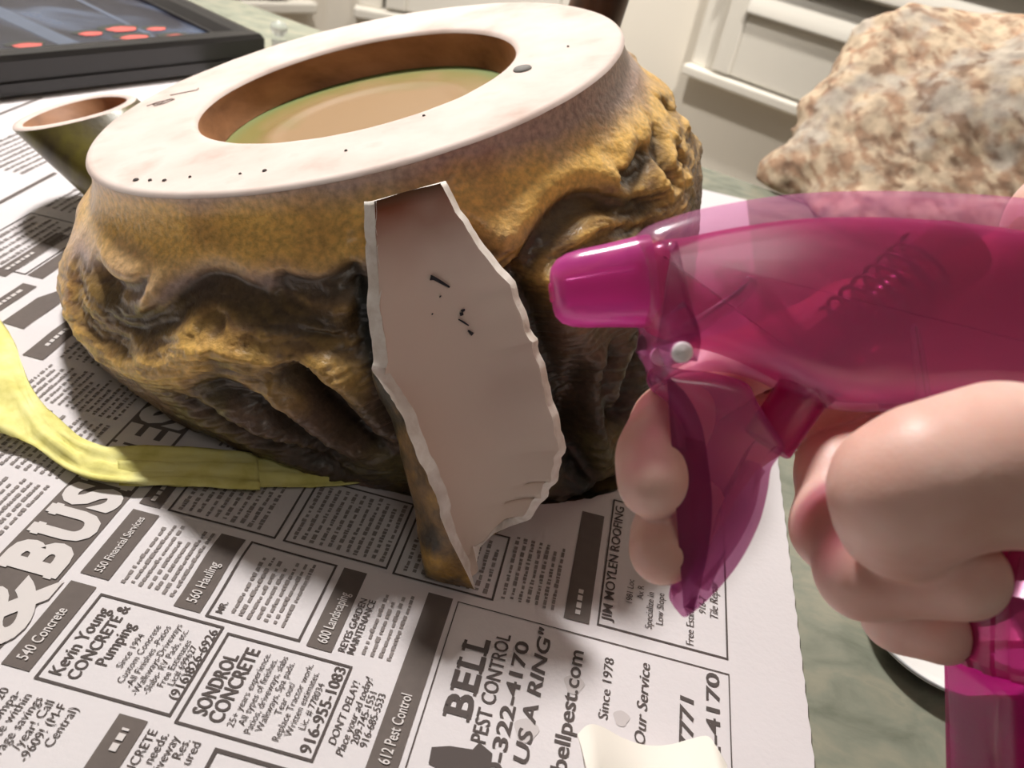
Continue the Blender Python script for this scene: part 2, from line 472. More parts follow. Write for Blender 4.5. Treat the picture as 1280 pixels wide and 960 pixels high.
PARTS = []                    # (part name, geometry list, material, parent key, key)
def greek(x0, x1, y0, y1, lh=0.0125, dens=0.86, wmin=0.003, wmax=0.011):
    """unreadable small print: broken ink dashes in lines"""
    out = []; x = x0 + lh * 0.7
    while x < x1 - lh * 0.1:
        y = y0 + random.uniform(0, 0.006); ye = y1 - random.uniform(0, 0.03) * (random.random() < 0.4)
        while y < ye - 0.004:
            w = min(random.uniform(wmin, wmax), ye - y); h = lh * random.uniform(0.30, 0.52)
            a, b = (x - h) * U_, x * U_; c, d = y * U_, (y + w) * U_
            out.append(([(p, q, float(zpaper(p, q)) + PR) for p, q in ((a, c), (b, c), (b, d), (a, d))], [(0, 1, 2, 3)]))
            y += w + (random.uniform(0.0012, 0.002) if random.random() < .7 else 0.0045)
        x += lh
    return out
# header band
band = [ustrip(-0.735, -0.632, 0.2, 1.09)]
head = []
queue(head, '&', -0.628, 0.525, 0.645, 0.085, 0.03, lift=PR * 2.2)
xs = 0.642
for ch, w in (('B', .066), ('U', .066), ('S', .056), ('I', .030), ('N', .070), ('E', .058), ('S', .056), ('S', .056)):
    queue(head, ch, -0.643, xs, xs + w - 0.006, 0.080, 0.055, lift=PR * 2.2)
    if ch != 'S':
        for y_ in ((xs - 0.003,) if ch in 'BE' else (xs - 0.003, xs + w - 0.027) if ch in 'UN' else (xs - 0.003,)):
            wd_ = 0.030 if ch == 'I' else 0.024
            if ch != 'U': head.append(ustrip(-0.655, -0.643, y_, y_ + wd_, PR * 2.2))
            head.append(ustrip(-0.723, -0.711, y_, y_ + wd_, PR * 2.2))
    xs += w
bars = []                     # (geometry, lettering list)
def bar(x0, x1, y0, y1, text=None, ty0=None, ty1=None, cap=0.015):
    L = []
    if text == '~':
        y = ty0
        while y < ty1:
            w = random.uniform(0.008, 0.014); xm = (x0 + x1) / 2
            L.append(ustrip(xm - cap * 0.3, xm + cap * 0.3, y, min(y + w, ty1), PR * 2.2)); y += w + 0.004
    elif text: queue(L, text, (x0 + x1) / 2 + cap / 2, ty0, ty1, cap, 0.01, lift=PR * 2.2)
    bars.append((ustrip(x0, x1, y0, y1), L))
bar(-0.617, -0.578, 0.506, 0.648, '540 Concrete', 0.518, 0.602)
bar(-0.464, -0.424, 0.652, 0.794, '560 Hauling', 0.664, 0.735)
bar(-0.614, -0.570, 0.664, 0.798, '550 Financial Services', 0.672, 0.785, 0.012)
bar(-0.441, -0.403, 0.30, 0.486, '~', 0.44, 0.47)
bar(-0.263, -0.226, 0.646, 0.794, '600 Landscaping', 0.656, 0.748)
bar(-0.126, -0.087, 0.49, 0.790, '612 Pest Control', 0.515, 0.615)
bar(0.084, 0.124, 0.810, 1.05, '~', 0.822, 0.875, 0.013)
bar(-0.613, -0.578, 0.812, 0.95, '~', 0.822, 0.90, 0.012)
bar(-0.652, -0.618, 0.34, 0.478, None)
bar(-1.172, -1.140, 1.18, 1.299, '~', 1.20, 1.275, 0.013)
bar(-1.250, -1.218, 1.305, 1.52, '~', 1.33, 1.42, 0.013)
bar(-1.185, -1.150, 1.33, 1.50, None)
bar(-1.012, -0.970, 1.08, 1.215, '~', 1.12, 1.19, 0.013)
bar(-1.000, -0.960, 1.24, 1.40, '~', 1.255, 1.33, 0.013)
# arrow-ended tag
tagv = [(-1.112, 1.156), (-1.062, 1.152), (-1.062, 1.262), (-1.088, 1.315), (-1.112, 1.262)]
bars.append(((
    [(x * U_, y * U_, float(zpaper(x * U_, y * U_)) + PR) for x, y in tagv], [(0, 1, 2, 3, 4)]), []))
ads = []
def ad(x0, x1, y0, y1, lines, bw=0.0035):
    L = []
    for (s, xb, cap, bold, al, sh, *yy) in lines:
        a, b = yy if yy else (y0 + 0.008, y1 - 0.008)
        queue(L, s, xb, a, b, cap, bold, sh, align=al)
    ads.append((frame_strips(x0, x1, y0, y1, bw), L))
    return L
ad(-0.567, -0.381, 0.499, 0.641, [
    ('Kevin Young', -0.539, 0.017, 0.012, 'fit', 0, 0.512, 0.620), ('CONCRETE &', -0.516, 0.016, 0.016, 'fit', 0, 0.512, 0.632), ('Pumping', -0.494, 0.016, 0.012, 'fit', 0, 0.540, 0.608),
    ('Since 1994', -0.474, 0.009, 0, 'c', 0), ('Custom Concrete', -0.461, 0.009, 0, 'c', 0), ('-All Finishes -Patios', -0.448, 0.009, 0, 'c', 0),
    ('-Walkways-Driveways', -0.4355, 0.009, 0, 'c', 0), ('-Slabs- RV Pads, etc.', -0.423, 0.009, 0, 'c', 0), ('Free Estimates', -0.411, 0.009, 0, 'c', 0),
    ('Lic# 699627', -0.3995, 0.009, 0, 'c', 0), ('(916)826-6926', -0.3855, 0.0125, 0.008, 'fit', 0, 0.522, 0.632)])
ad(-0.373, -0.190, 0.493, 0.634, [
    ('SONDROL', -0.341, 0.019, 0.02, 'fit', 0, 0.512, 0.604), ('CONCRETE', -0.318, 0.019, 0.02, 'fit', 0, 0.508, 0.620),
    ('25+ years experience.', -0.302, 0.009, 0, 'c', 0), ('All types of finishes.', -0.290, 0.009, 0, 'c', 0), ('Patios, driveways, slabs', -0.278, 0.009, 0, 'c', 0),
    ('Walkways, Spa pads.', -0.266, 0.009, 0, 'c', 0), ('Tear out/', -0.253, 0.009, 0, 'c', 0), ('Replace Tractor work.', -0.241, 0.009, 0, 'c', 0),
    ('Written estimates.', -0.229, 0.009, 0, 'c', 0), ('Lic. # 778034', -0.216, 0.009, 0, 'c', 0), ('916-955-1083', -0.197, 0.015, 0.014, 'fit', 0, 0.502, 0.628)])
L_m = ad(-0.415, -0.274, 0.649, 0.795, [('MR.', -0.395, 0.010, 0.01, 'fit', 0, 0.660, 0.680)])
L_u = ad(-0.565, -0.384, 0.812, 0.962, [])
L_s = ad(-0.372, -0.200, 0.812, 0.962, [])
L_s2 = ad(-0.190, -0.027, 0.806, 0.945, [])
L_bell = ad(-0.079, 0.342, 0.36, 0.788, [
    ('B', -0.016, 0.036, 0.03, 'fit', 0, 0.606, 0.640), ('E', -0.016, 0.036, 0.03, 'fit', 0, 0.646, 0.674), ('L', -0.016, 0.036, 0.03, 'fit', 0, 0.681, 0.704), ('L', -0.016, 0.036, 0.03, 'fit', 0, 0.711, 0.734), ('PEST CONTROL', 0.012, 0.020, 0.012, 'fit', 0, 0.578, 0.752),
    ('800-322-4170', 0.041, 0.019, 0.022, 'fit', 0, 0.490, 0.748), ('"GIVE US A RING"', 0.071, 0.019, 0.022, 'fit', 0.12, 0.452, 0.782),
    ('www.bellpest.com', 0.122, 0.021, 0.016, 'fit', 0, 0.478, 0.758), ('Since 1978', 0.168, 0.0135, 0, 'fit', 0, 0.660, 0.760),
    ('Backing Our Service', 0.222, 0.015, 0.008, 'fit', 0.2, 0.545, 0.768), ('209-464-7771', 0.288, 0.019, 0.022, 'fit', 0.1, 0.475, 0.730),
    ('800-322-4170', 0.326, 0.019, 0.018, 'fit', 0, 0.50, 0.782)], 0.0018)
ad(0.136, 0.341, 0.813, 1.10, [
    ('JIM MOYLEN ROOFING', 0.157, 0.015, 0.012, 'fit', 0, 0.825, 1.085), ('1981 Loc', 0.187, 0.010, 0, 'l', 0, 0.872, 0.98), ('Ax R', 0.204, 0.010, 0, 'l', 0, 0.885, 0.98),
    ('Specialize in', 0.221, 0.011, 0, 'l', 0, 0.832, 0.98), ('Low Slope', 0.238, 0.011, 0, 'l', 0, 0.845, 0.98), ('Free Estimates', 0.287, 0.012, 0, 'l', 0, 0.822, 0.98),
    ('916-7', 0.306, 0.011, 0, 'l', 0.2, 0.89, 0.98), ('Tile Repair', 0.326, 0.013, 0, 'l', 0.2, 0.885, 1.02)], 0.003)
ad(-0.310, -0.20, 0.33, 0.478, [], 0.005)
ad(-1.36, -1.19, 1.33, 1.58, [], 0.003)
notices = [[], [], [], []]
for s, xb, sh in (("DON'T DELAY!", -0.172, 0.2), ('Place your ad today!', -0.158, 0.2), ('209-745-1551', -0.1455, 0), ('916-685-5533', -0.133, 0)):
    queue(notices[0], s, xb, 0.504, 0.632, 0.010, 0.004, sh, align='c')
for s, xb in (('HOME IN-', -0.598), ('Compare 20', -0.583), ('surances compa-', -0.568), ('get a quote within', -0.553), ('Average savings', -0.538), ('/year! Call', -0.522),
              ('-9609! (M-F', -0.506), ('Central)', -0.490)):
    queue(notices[1], s, xb, 0.335, 0.478, 0.0115, 0.0, align='r')
for s, xb in (('CONCRETE', -0.385), ('needs.', -0.370), ('driveway', -0.356), ('Res.', -0.342), ('ured', -0.328)):
    queue(notices[2], s, xb, 0.345, 0.478, 0.0115, 0.0, align='r')
for s, xb in (('REYES GARDEN', -0.209), ('MAINTENANCE', -0.196)):
    queue(notices[3], s, xb, 0.652, 0.765, 0.010, 0.01, align='l')
flush_texts()
G_ = {}
for ys_ in (0.606, 0.646, 0.681, 0.711):      # slab serifs of the large advertiser's name
    L_bell += [ustrip(-0.020, -0.0155, ys_ - 0.005, ys_ + 0.014), ustrip(-0.0525, -0.048, ys_ - 0.005, ys_ + 0.014)]
G_[id(L_m)] = greek(-0.388, -0.30, 0.662, 0.785); G_[id(L_u)] = greek(-0.555, -0.40, 0.82, 0.955, 0.0145); G_[id(L_s)] = greek(-0.365, -0.205, 0.82, 0.955, 0.0145)
G_[id(L_s2)] = greek(-0.18, -0.035, 0.815, 0.935, 0.0145)
body = []
for a in ((-0.556, -0.47, 0.665, 0.79, 0.0125), (-0.190, -0.130, 0.655, 0.775, 0.0125), (-0.02, 0.078, 0.815, 0.95, 0.013), (-0.57, -0.16, 0.975, 1.11, 0.0135),
          (-0.57, -0.1, 1.125, 1.26, 0.014), (-0.15, 0.33, 1.12, 1.25, 0.014), (-0.62, 0.3, 1.28, 1.42, 0.015),
          (-0.955, -0.75, 0.50, 0.64, 0.0135), (-0.955, -0.75, 0.655, 0.80, 0.0135), (-0.955, -0.75, 0.815, 0.96, 0.0135), (-0.955, -0.75, 0.975, 1.08, 0.0135),
          (-0.955, -0.66, 1.10, 1.225, 0.015), (-0.945, -0.66, 1.245, 1.40, 0.015), (-1.35, -1.2, 1.34, 1.57, 0.02), (-1.55, -1.38, 1.3, 1.55, 0.02), (-1.16, -1.02, 0.95, 1.07, 0.015),
          (-1.45, -1.26, 0.95, 1.14, 0.015), (-1.7, -1.5, 1.75, 2.0, 0.022), (-1.36, -1.22, 1.62, 1.85, 0.02)):
    body += greek(*a)
# fold line and sheet edge shadows near the picture frame, painted as dark strips
bars.append((ustrip(-1.455, -1.444, 1.55, 1.80), []))
bars.append((ustrip(-1.822, -1.812, 2.02, 2.26), []))
def part(name, geo, mat, parent):
    v, f = join(geo) if isinstance(geo, list) else geo
    return mesh(name, v, f, mat, parent, smooth=False)
hb = part('header_band', band, M['bar_and_shadow_ink'], news)
tag(part('header_lettering', head, M['paper_print'], hb), 'large white block capitals on the dark header band')
for g, L in bars:
    b_ = part('bar_or_edge_shadow', g, M['bar_and_shadow_ink'], news)  # printed bars, plus the painted fold and edge shadow strips
    if L: part('bar_lettering', L, M['paper_print'], b_)
for g, L in ads:
    a_ = part('ad_box', g, M['ink'], news)
    if L: part('ad_lettering', L, M['ink'], a_)
    if id(L) in G_: tag(part('ad_small_print', G_[id(L)], M['ink_grey'], a_), kind='stuff')
for L in notices: part('notice_lettering', L, M['ink'], news)
tag(part('small_print', body, M['ink_grey'], news), kind='stuff')
# emblem with a hat beside the pest control ad, and its curled line
hat = [(0.0, -0.05), (0.022, -0.052), (0.030, -0.03), (0.034, -0.0), (0.046, 0.006), (0.036, 0.026), (0.0, 0.03), (-0.012, 0.012), (-0.006, -0.02)]
hv = [((-0.052 + (y + 0.05)) * U_, (0.532 + x) * U_) for x, y in hat]
part('emblem', ([(x, y, float(zpaper(x, y)) + PR) for x, y in hv], [tuple(range(len(hv)))]), M['ink'], news)
# damp blots
for bx_, by_, br in ((0.061, 0.612, 0.016), (0.187, 0.668, 0.011), (0.115, 0.700, 0.014)):
    vv = [((bx_ + br * math.cos(t) * (1 + .2 * math.sin(3 * t))) * U_, (by_ + br * 1.1 * math.sin(t)) * U_) for t in np.linspace(0, 2 * math.pi, 20, endpoint=False)]
    part('damp_spot', ([(x, y, float(zpaper(x, y)) + PR * 0.6) for x, y in vv], [tuple(range(20))]), plain('damp_paper', S(196, 188, 188), 0.6), news)

# ------------------------------------------------------------------ ceramic planter, upside down
PO = nE + 0.35 * np.array([-0.345, 0.984, -0.312])
PN = np.array([-0.31812887, -0.07102877, 0.94538296]); PE1 = np.array([0.94804748, -0.02383457, 0.31723476]); PE2 = np.array([0, 0.99718946, 0.07492111])
PROF = [(0.0, 0.1146), (0.0010, 0.1160), (0.0045, 0.1164), (0.0085, 0.1174), (0.0150, 0.1212), (0.0233, 0.1280), (0.0339, 0.1384), (0.0467, 0.1453), (0.0615, 0.1464), (0.0764, 0.1411),
        (0.0912, 0.1331), (0.1061, 0.1246), (0.1198, 0.1172), (0.1591, 0.1092), (0.20, 0.107)]
OFF = [(0, 0, 0), (.015, 0, 0), (.04, -.004, 0), (.07, .000, -.003), (.1, .012, -.013), (.13, .026, -.023), (.16, .032, -.025), (.2, .032, -.025)]
GROOVES = [
(0.0042,0.0032,[(0.027, 236.5), (0.0295, 241.5), (0.03, 247.0), (0.029, 251.0), (0.0255, 253.0)]),
(0.006,0.0062,[(0.0305, 228.0), (0.0335, 239.0), (0.0375, 246.5), (0.039, 252.5), (0.037, 257.5), (0.032, 260.5), (0.029, 263.0), (0.028, 265.5), (0.0295, 269.5), (0.0325, 273.5), (0.036, 277.5), (0.04, 282.0), (0.041, 286.0), (0.0405, 289.0)]),
(0.0055,0.005,[(0.0265, 275.5), (0.029, 279.0), (0.0305, 283.0), (0.029, 286.5), (0.0275, 289.5)]),
(0.0035,0.0028,[(0.0375, 264.5), (0.0355, 265.5), (0.0355, 267.5), (0.038, 269.0)]),
(0.0045,0.005,[(0.061, 256.5), (0.0685, 260.5), (0.078, 264.0), (0.0895, 268.0), (0.102, 272.0)]),
(0.0065,0.0065,[(0.0575, 262.5), (0.06, 268.5), (0.07, 272.0), (0.0825, 273.0), (0.096, 274.0)]),
(0.006,0.005,[(0.0475, 278.0), (0.06, 280.0), (0.076, 281.0), (0.09, 282.5)]),
(0.0045,0.0045,[(0.049, 274.5), (0.0565, 279.5), (0.0675, 280.5), (0.0845, 280.0)]),
(0.003,0.005,[(0.046, 266.0), (0.0475, 270.5), (0.0525, 275.0)]),
(0.006,0.0052,[(0.0415, 310.0), (0.038, 313.0), (0.034, 316.5), (0.0315, 321.5), (0.0315, 325.5), (0.0345, 329.0), (0.0395, 332.5), (0.042, 335.5), (0.044, 341.0)]),
(0.0055,0.004,[(0.0285, 334.5), (0.031, 335.0), (0.0325, 337.0), (0.032, 341.0), (0.0295, 345.5)]),
(0.004,0.0032,[(0.041, 314.5), (0.0425, 319.5), (0.0425, 325.5), (0.047, 331.5), (0.053, 338.0)]),
(0.008,0.007,[(0.037, 310.0), (0.0465, 310.0), (0.0655, 310.5), (0.0845, 311.0), (0.105, 311.0), (0.1235, 308.5)]),
(0.0045,0.0045,[(0.0785, 315.0), (0.0935, 315.0), (0.1115, 312.5), (0.1265, 311.5), (0.136, 312.5)]),
(0.0065,0.006,[(0.0895, 331.0), (0.1, 328.0), (0.1105, 324.0), (0.118, 320.5)]),
(0.004,0.0035,[(0.0815, 322.5), (0.092, 319.5), (0.107, 318.5), (0.116, 319.0)]),
(0.005,0.0038,[(0.031, 367.5), (0.0315, 363.0)]), (0.005,0.004,[(0.039, 351.5), (0.0425, 353.0)]),
(0.004,0.0035,[(0.0285, 352.5), (0.033, 347.0), (0.039, 345.0), (0.0455, 345.5)]),
(0.006,0.0032,[(0.141, 306.0), (0.1415, 312.0), (0.1425, 318.0)]),
(0.0045,0.005,[(0.029, 289.5), (0.04, 289.0), (0.0515, 288.0)]),
(0.003,0.004,[(0.024, 302.5), (0.0285, 305.5), (0.035, 308.0)]),
(0.0035,0.0035,[(0.035, 229.0), (0.042, 237.5), (0.046, 244.5), (0.047, 251.5)]),
(0.003,0.003,[(0.0405, 271.5), (0.043, 277.0), (0.044, 282.5), (0.0475, 286.0)])]
# the carving goes on round the back in the same waves
for k in range(5):
    t0 = 10 + 42 * k
    GROOVES.append((0.006, 0.0058, [(0.040 + 0.006 * math.sin(j * 0.9 + k), t0 + 4.2 * j) for j in range(10)]))
    GROOVES.append((0.005, 0.0045, [(0.029 + 0.003 * math.cos((j - 2) * 1.2), t0 + 14 + 3 * j) for j in range(5)]))
    GROOVES.append((0.006, 0.006, [(0.058 + 0.011 * j, t0 + 8 + 4 * j) for j in range(5)]))
    GROOVES.append((0.006, 0.005, [(0.058 + 0.011 * j, t0 + 27 + 3 * j) for j in range(5)]))

planter = thing('ceramic_planter', (float(PO[0]) + 0.03, float(PO[1]) - 0.02, 0.0), 'upside-down brown and gold carved ceramic planter with pale foot ring', 'planter')
NA, NT = 250, 760
aa = np.concatenate([np.linspace(0, 0.02, 40, endpoint=False), np.linspace(0.02, 0.165, NA - 40)])
tt = np.linspace(0, 2 * math.pi, NT, endpoint=False)
AG, TG = np.meshgrid(aa, tt, indexing='ij')
pa = np.array(PROF); pr = catmull(pa, 400); RR = np.interp(AG, pr[:, 0], pr[:, 1])
OX = np.interp(AG, [o[0] for o in OFF], [o[1] for o in OFF]); OY = np.interp(AG, [o[0] for o in OFF], [o[2] for o in OFF])
disp = np.zeros_like(AG); groove = np.zeros_like(AG)
R_ARC = 0.138
for d, w, pl in GROOVES:
    q = catmull(pl, max(8, len(pl) * 6)); q = np.stack([q[:, 0], np.radians(q[:, 1]) * R_ARC], 1)
    best = np.full(AG.shape, 9.0); bt = np.zeros(AG.shape)
    for i, (qa, qs) in enumerate(q):
        ds = (TG * R_ARC - qs + math.pi * R_ARC) % (2 * math.pi * R_ARC) - math.pi * R_ARC
        dd = np.hypot(AG - qa, ds); m = dd < best; best = np.where(m, dd, best); bt = np.where(m, i / (len(q) - 1), bt)
    ends = np.clip(np.minimum(bt, 1 - bt) * 5 + 0.35, 0, 1)
    g = ends / (1 + (best / (0.82 * w * (0.5 + 0.5 * ends))) ** 4)
    disp -= 1.05 * d * g; disp += 0.42 * d * np.exp(-((best - 2.1 * w) / (0.9 * w)) ** 2) * ends
    groove = np.maximum(groove, g * min(1, d / 0.0055))
DIRS = PE1 * np.cos(TG)[..., None] + PE2 * np.sin(TG)[..., None]
SM = PO - PN * AG[..., None] + DIRS * RR[..., None] + PE1 * OX[..., None] + PE2 * OY[..., None]
zone = np.clip((AG - 0.026) / 0.012, 0, 1)                       # carved below the shoulder
wv_t = np.array([200, 228, 239, 252, 263, 269, 282, 289, 310, 316, 322, 330, 341, 352, 365, 380, 420, 470, 520, 560]); wv_a = np.array([.034, .0305, .0335, .039, .029, .0295, .040, .0405, .0415, .034, .0315, .036, .044, .038, .032, .037, .032, .041, .033, .034])
WV = np.interp(np.degrees(TG) + np.where(np.degrees(TG) < 200, 360, 0), wv_t, wv_a)
ca = AG - WV * np.exp(-((AG - 0.036) / 0.03) ** 2)
st = np.stack([ca * 620 + 4 * fbm(np.stack([TG * 9, AG * 60, TG * 0], -1), 3), TG * 16, TG * 0 + 3.1], -1)
comb = fbm(st, 3) - 0.5
low = fbm(SM * 55, 3) - 0.5
disp = disp + zone * (0.0030 * comb + 0.0020 * low) + (1 - zone) * 0.0004 * low
PV = SM + DIRS * disp[..., None]
PV[..., 2] = np.maximum(PV[..., 2], zpaper(PV[..., 0], PV[..., 1]) + 0.0003)
# glaze colours
def mixc(a, b, t): return a + (b - a) * t[..., None]
cg = {k: np.array(S(*v)[:3]) for k, v in dict(gold=(250, 202, 114), mauve=(196, 168, 156), brown=(158, 124, 86), dark=(66, 54, 40), olive=(112, 104, 58), black=(34, 33, 30), rust=(168, 112, 78), pink=(206, 176, 160), plum=(116, 92, 78)).items()}
n1_ = fbm(SM * 60 + 3, 4); n2_ = fbm(SM * 140 + 9, 4)
lt = (np.cos(TG - math.radians(245)) + 1) / 2                     # 1 on the side of the branch stub
full = lambda k: np.broadcast_to(cg[k], SM.shape)
gold_w = np.clip(1.45 - np.abs(AG - (0.012 + 0.022 * (1 - lt) ** 0.8)) / 0.010 + 0.9 * (n1_ - 0.5), 0, 1)
C = mixc(full('mauve').copy(), full('gold'), gold_w)
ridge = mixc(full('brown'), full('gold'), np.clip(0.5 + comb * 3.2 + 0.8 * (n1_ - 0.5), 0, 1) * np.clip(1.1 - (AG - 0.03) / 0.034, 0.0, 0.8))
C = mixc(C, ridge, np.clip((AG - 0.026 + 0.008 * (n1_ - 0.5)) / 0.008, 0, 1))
plum = mixc(full('plum'), full('dark'), np.clip((AG - 0.070) / 0.03 + 1.4 * (n2_ - 0.5), 0, 1))
plum = mixc(plum, full('olive'), np.clip((n1_ - 0.50) * 6 + (AG - 0.085) * 12, 0, 1) * 0.65)
C = mixc(C, plum, np.clip((AG - 0.044 + 0.012 * (n2_ - 0.5)) / 0.012, 0, 1) * 0.92)
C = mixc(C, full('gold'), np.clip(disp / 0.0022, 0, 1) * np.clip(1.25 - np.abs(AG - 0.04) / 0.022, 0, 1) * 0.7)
C = mixc(C, full('rust'), np.clip((fbm(SM * 45 + 21, 3) - 0.58) * 6, 0, 1) * 0.35)
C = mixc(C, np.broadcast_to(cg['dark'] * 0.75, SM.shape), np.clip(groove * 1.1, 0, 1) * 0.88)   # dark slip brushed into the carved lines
brush = np.exp(-((TG - math.radians(309)) / 0.05) ** 2) * np.clip((AG - 0.036) / 0.01, 0, 1)
brush = np.maximum(brush, np.exp(-((TG - math.radians(289)) / 0.035) ** 2) * np.clip((AG - 0.024) / 0.008, 0, 1))
C = mixc(C, np.broadcast_to(cg['black'], SM.shape), np.clip(brush * 1.1, 0, 1))               # black glue and glaze along the break
C = mixc(C, np.broadcast_to(cg['pink'], SM.shape), np.clip(1 - AG / 0.0035, 0, 1))
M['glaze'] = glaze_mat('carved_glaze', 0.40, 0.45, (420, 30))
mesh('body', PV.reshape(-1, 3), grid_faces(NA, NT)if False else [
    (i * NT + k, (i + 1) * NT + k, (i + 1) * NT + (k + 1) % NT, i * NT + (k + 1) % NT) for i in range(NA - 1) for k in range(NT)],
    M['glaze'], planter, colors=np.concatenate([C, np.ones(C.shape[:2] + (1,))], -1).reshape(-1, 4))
# unglazed foot ring with the recess
M['bisque'] = ramp_mat('bisque_foot', [(0.25, S(196, 170, 158)), (0.45, S(222, 202, 193)), (0.6, S(228, 212, 204)), (0.8, S(206, 180, 168))], 28, rough=0.8, bump=0.25, bdist=0.0012)
RI = 0.0705
prof = [(-0.0014, 0.1165), (-0.0004, 0.1158), (0.0002, 0.1147)] + [(0.0, r) for r in np.linspace(0.113, RI + 0.0025, 14)] + [(-0.0006, RI + 0.0008), (-0.002, RI)]
v, f = lathe([(a, r) for a, r in prof], PO, PE1, PE2, PN, 160, lambda t: 1)
v = [np.array(p) + PN * 0.0006 * (float(fbm(np.array(p) * 60, 3)) - 0.5) for p in v]
foot = mesh('foot_ring', v, f, M['bisque'], planter)
M['terracotta'] = ramp_mat('recess_wall', [(0.3, S(126, 82, 50)), (0.5, S(164, 112, 74)), (0.7, S(186, 132, 92))], 30, (1, 1, 2.5), rough=0.6, bump=0.3)
v, f = lathe([(-0.002, RI), (-0.006, RI - 0.0006), (-0.012, RI - 0.0016), (-0.0165, RI - 0.0036)], PO, PE1, PE2, PN, 120)
mesh('recess_wall', v, f, M['terracotta'], planter)
m, nt, bs = new_mat('recess_floor_glaze')
a_ = N(nt, 'ShaderNodeAttribute'); a_.attribute_name = 'glaze'; nt.links.new(a_.outputs['Color'], bs.inputs['Base Color']); bs.inputs['Roughness'].default_value = 0.4
M['recess'] = m
V, CC = [], []
rings = np.linspace(RI - 0.0036, 0.0, 26)
for r in rings:
    for k in range(120):
        t = 2 * math.pi * k / 120; p = PO - PN * (0.0165 + 0.0022 * (1 - (r / RI) ** 2) - 0.001 * math.exp(-((r - 0.045) / 0.004) ** 2)) + r * (math.cos(t) * PE1 + math.sin(t) * PE2)
        V.append(p)
        s_ = np.clip((r / RI - 0.55) / 0.3 + 1.4 * (float(fbm(p * 60, 3)) - 0.5), 0, 1); g_ = np.clip((r / RI - 0.84) / 0.08, 0, 1) * np.clip(0.5 + 0.6 * math.sin(t - 0.2), 0, 1)
        c = np.array(S(164, 130, 90)[:3]) * (1 - s_) + np.array(S(134, 122, 56)[:3]) * s_
        CC.append(list(c * (1 - g_) + np.array(S(112, 132, 76)[:3]) * g_) + [1])
v_, f = V, [(i * 120 + k, (i + 1) * 120 + k, (i + 1) * 120 + (k + 1) % 120, i * 120 + (k + 1) % 120) for i in range(25) for k in range(120)]
mesh('recess_floor', v_, f, M['recess'], planter, colors=CC)
# pencil marks, plug and specks on the ring
def ringpt(a, b, h=0.0004): return PO + PE1 * a + PE2 * b + PN * h
M['pencil'] = plain('pencil', S(140, 124, 118), 0.8)
geo = []
def stroke(pts, w=0.00022): geo.append(tube([ringpt(*p) for p in pts], w, 6))
stroke([(-0.1010, 0.0085), (-0.0945, 0.0105), (-0.0885, 0.0120), (-0.0890, 0.0150)])
stroke([(-0.1055, -0.0050), (-0.1020, -0.0005), (-0.0985, 0.0005), (-0.0990, -0.0025), (-0.1030, -0.0040), (-0.1000, -0.0060), (-0.0960, -0.0030), (-0.0940, 0.0010), (-0.0965, 0.0020), (-0.0985, 0.0005)])
mesh('pencil_mark', *join(geo), M['pencil'], foot)
v, f = lathe([(0.0003, 0.0038), (0.0009, 0.0034), (0.0010, 0.0001)], ringpt(0.0784, -0.0167, 0), PE1, PE2, PN, 20)
mesh('plug', v, f, plain('grey_plug', S(120, 116, 112), 0.7, var=0.3, vscale=600), foot)
for k, (a, b, r) in enumerate(((-0.0502, -0.0968, 0.0012), (-0.043, -0.0985, 0.0008), (-0.036, -0.1000, 0.0009), (-0.026, -0.099, 0.0006), (-0.005, -0.1005, 0.0006), (0.004, -0.0995, 0.0009), (0.05, -0.06, 0.0006), (0.093, 0.008, 0.0006), (0.030, -0.088, 0.0006))):
    v, f = lathe([(0.0002, r), (0.0005, r * 0.7), (0.0006, r * 0.05)], ringpt(a, b, 0), PE1, PE2, PN, 10)
    mesh('glaze_speck', v, f, M['ink'], foot)
# hollow branch stubs
def stub(base, top, nb, ntop, rb, rt, wall, key):
    base, top = np.array(base, float), np.array(top, float); NS, NK = 26, 40
    nb = np.array(nb, float) / np.linalg.norm(nb); ntop = np.array(ntop, float) / np.linalg.norm(ntop)
    def ring(s, r):
        c = base + (top - base) * s; nn = nb * (1 - s) + ntop * s; nn /= np.linalg.norm(nn)
        u = np.cross(nn, (0.2, 1.0, 0.1)); u /= np.linalg.norm(u); w = np.cross(nn, u)
        return [c + r * (math.cos(t) * u + math.sin(t) * w) * (1 + 0.05 * math.sin(3 * t + 4 * s)) for t in np.linspace(0, 2 * math.pi, NK, endpoint=False)]
    V = []
    for i in range(NS): V += ring(i / (NS - 1), rb + (rt - rb) * i / (NS - 1))
    F = [(i * NK + k, i * NK + (k + 1) % NK, (i + 1) * NK + (k + 1) % NK, (i + 1) * NK + k) for i in range(NS - 1) for k in range(NK)]
    V = [np.array([p[0], p[1], max(p[2], 0.002)]) for p in V]
    o = mesh('branch_stub', V, F, M['bark_dark'] if key else M['bark'], planter)
    V = ring(1.0, rt) + ring(1.012, rt - 0.001) + ring(1.012, rt - wall + 0.001) + ring(1.0, rt - wall)
    F = [(i * NK + k, i * NK + (k + 1) % NK, (i + 1) * NK + (k + 1) % NK, (i + 1) * NK + k) for i in range(3) for k in range(NK)]
    mesh('cut_rim', V, F, M['bisque'], o)
    V = []
    for i in range(8): V += ring(1.0 - 0.09 * i, rt - wall - 0.0006 * i)
    F = [(i * NK + k, i * NK + (k + 1) % NK, (i + 1) * NK + (k + 1) % NK, (i + 1) * NK + k) for i in range(7) for k in range(NK)]
    F.append(tuple(7 * NK + k for k in range(NK)))
    mesh('hollow', V, F, M['terracotta'], o)
    return o
M['bark'] = ramp_mat('stub_glaze', [(0.3, S(52, 42, 34)), (0.45, S(84, 74, 44)), (0.6, S(108, 100, 44)), (0.75, S(70, 52, 44))], 40, (1, 1, 0.4), rough=0.35, bump=0.4)
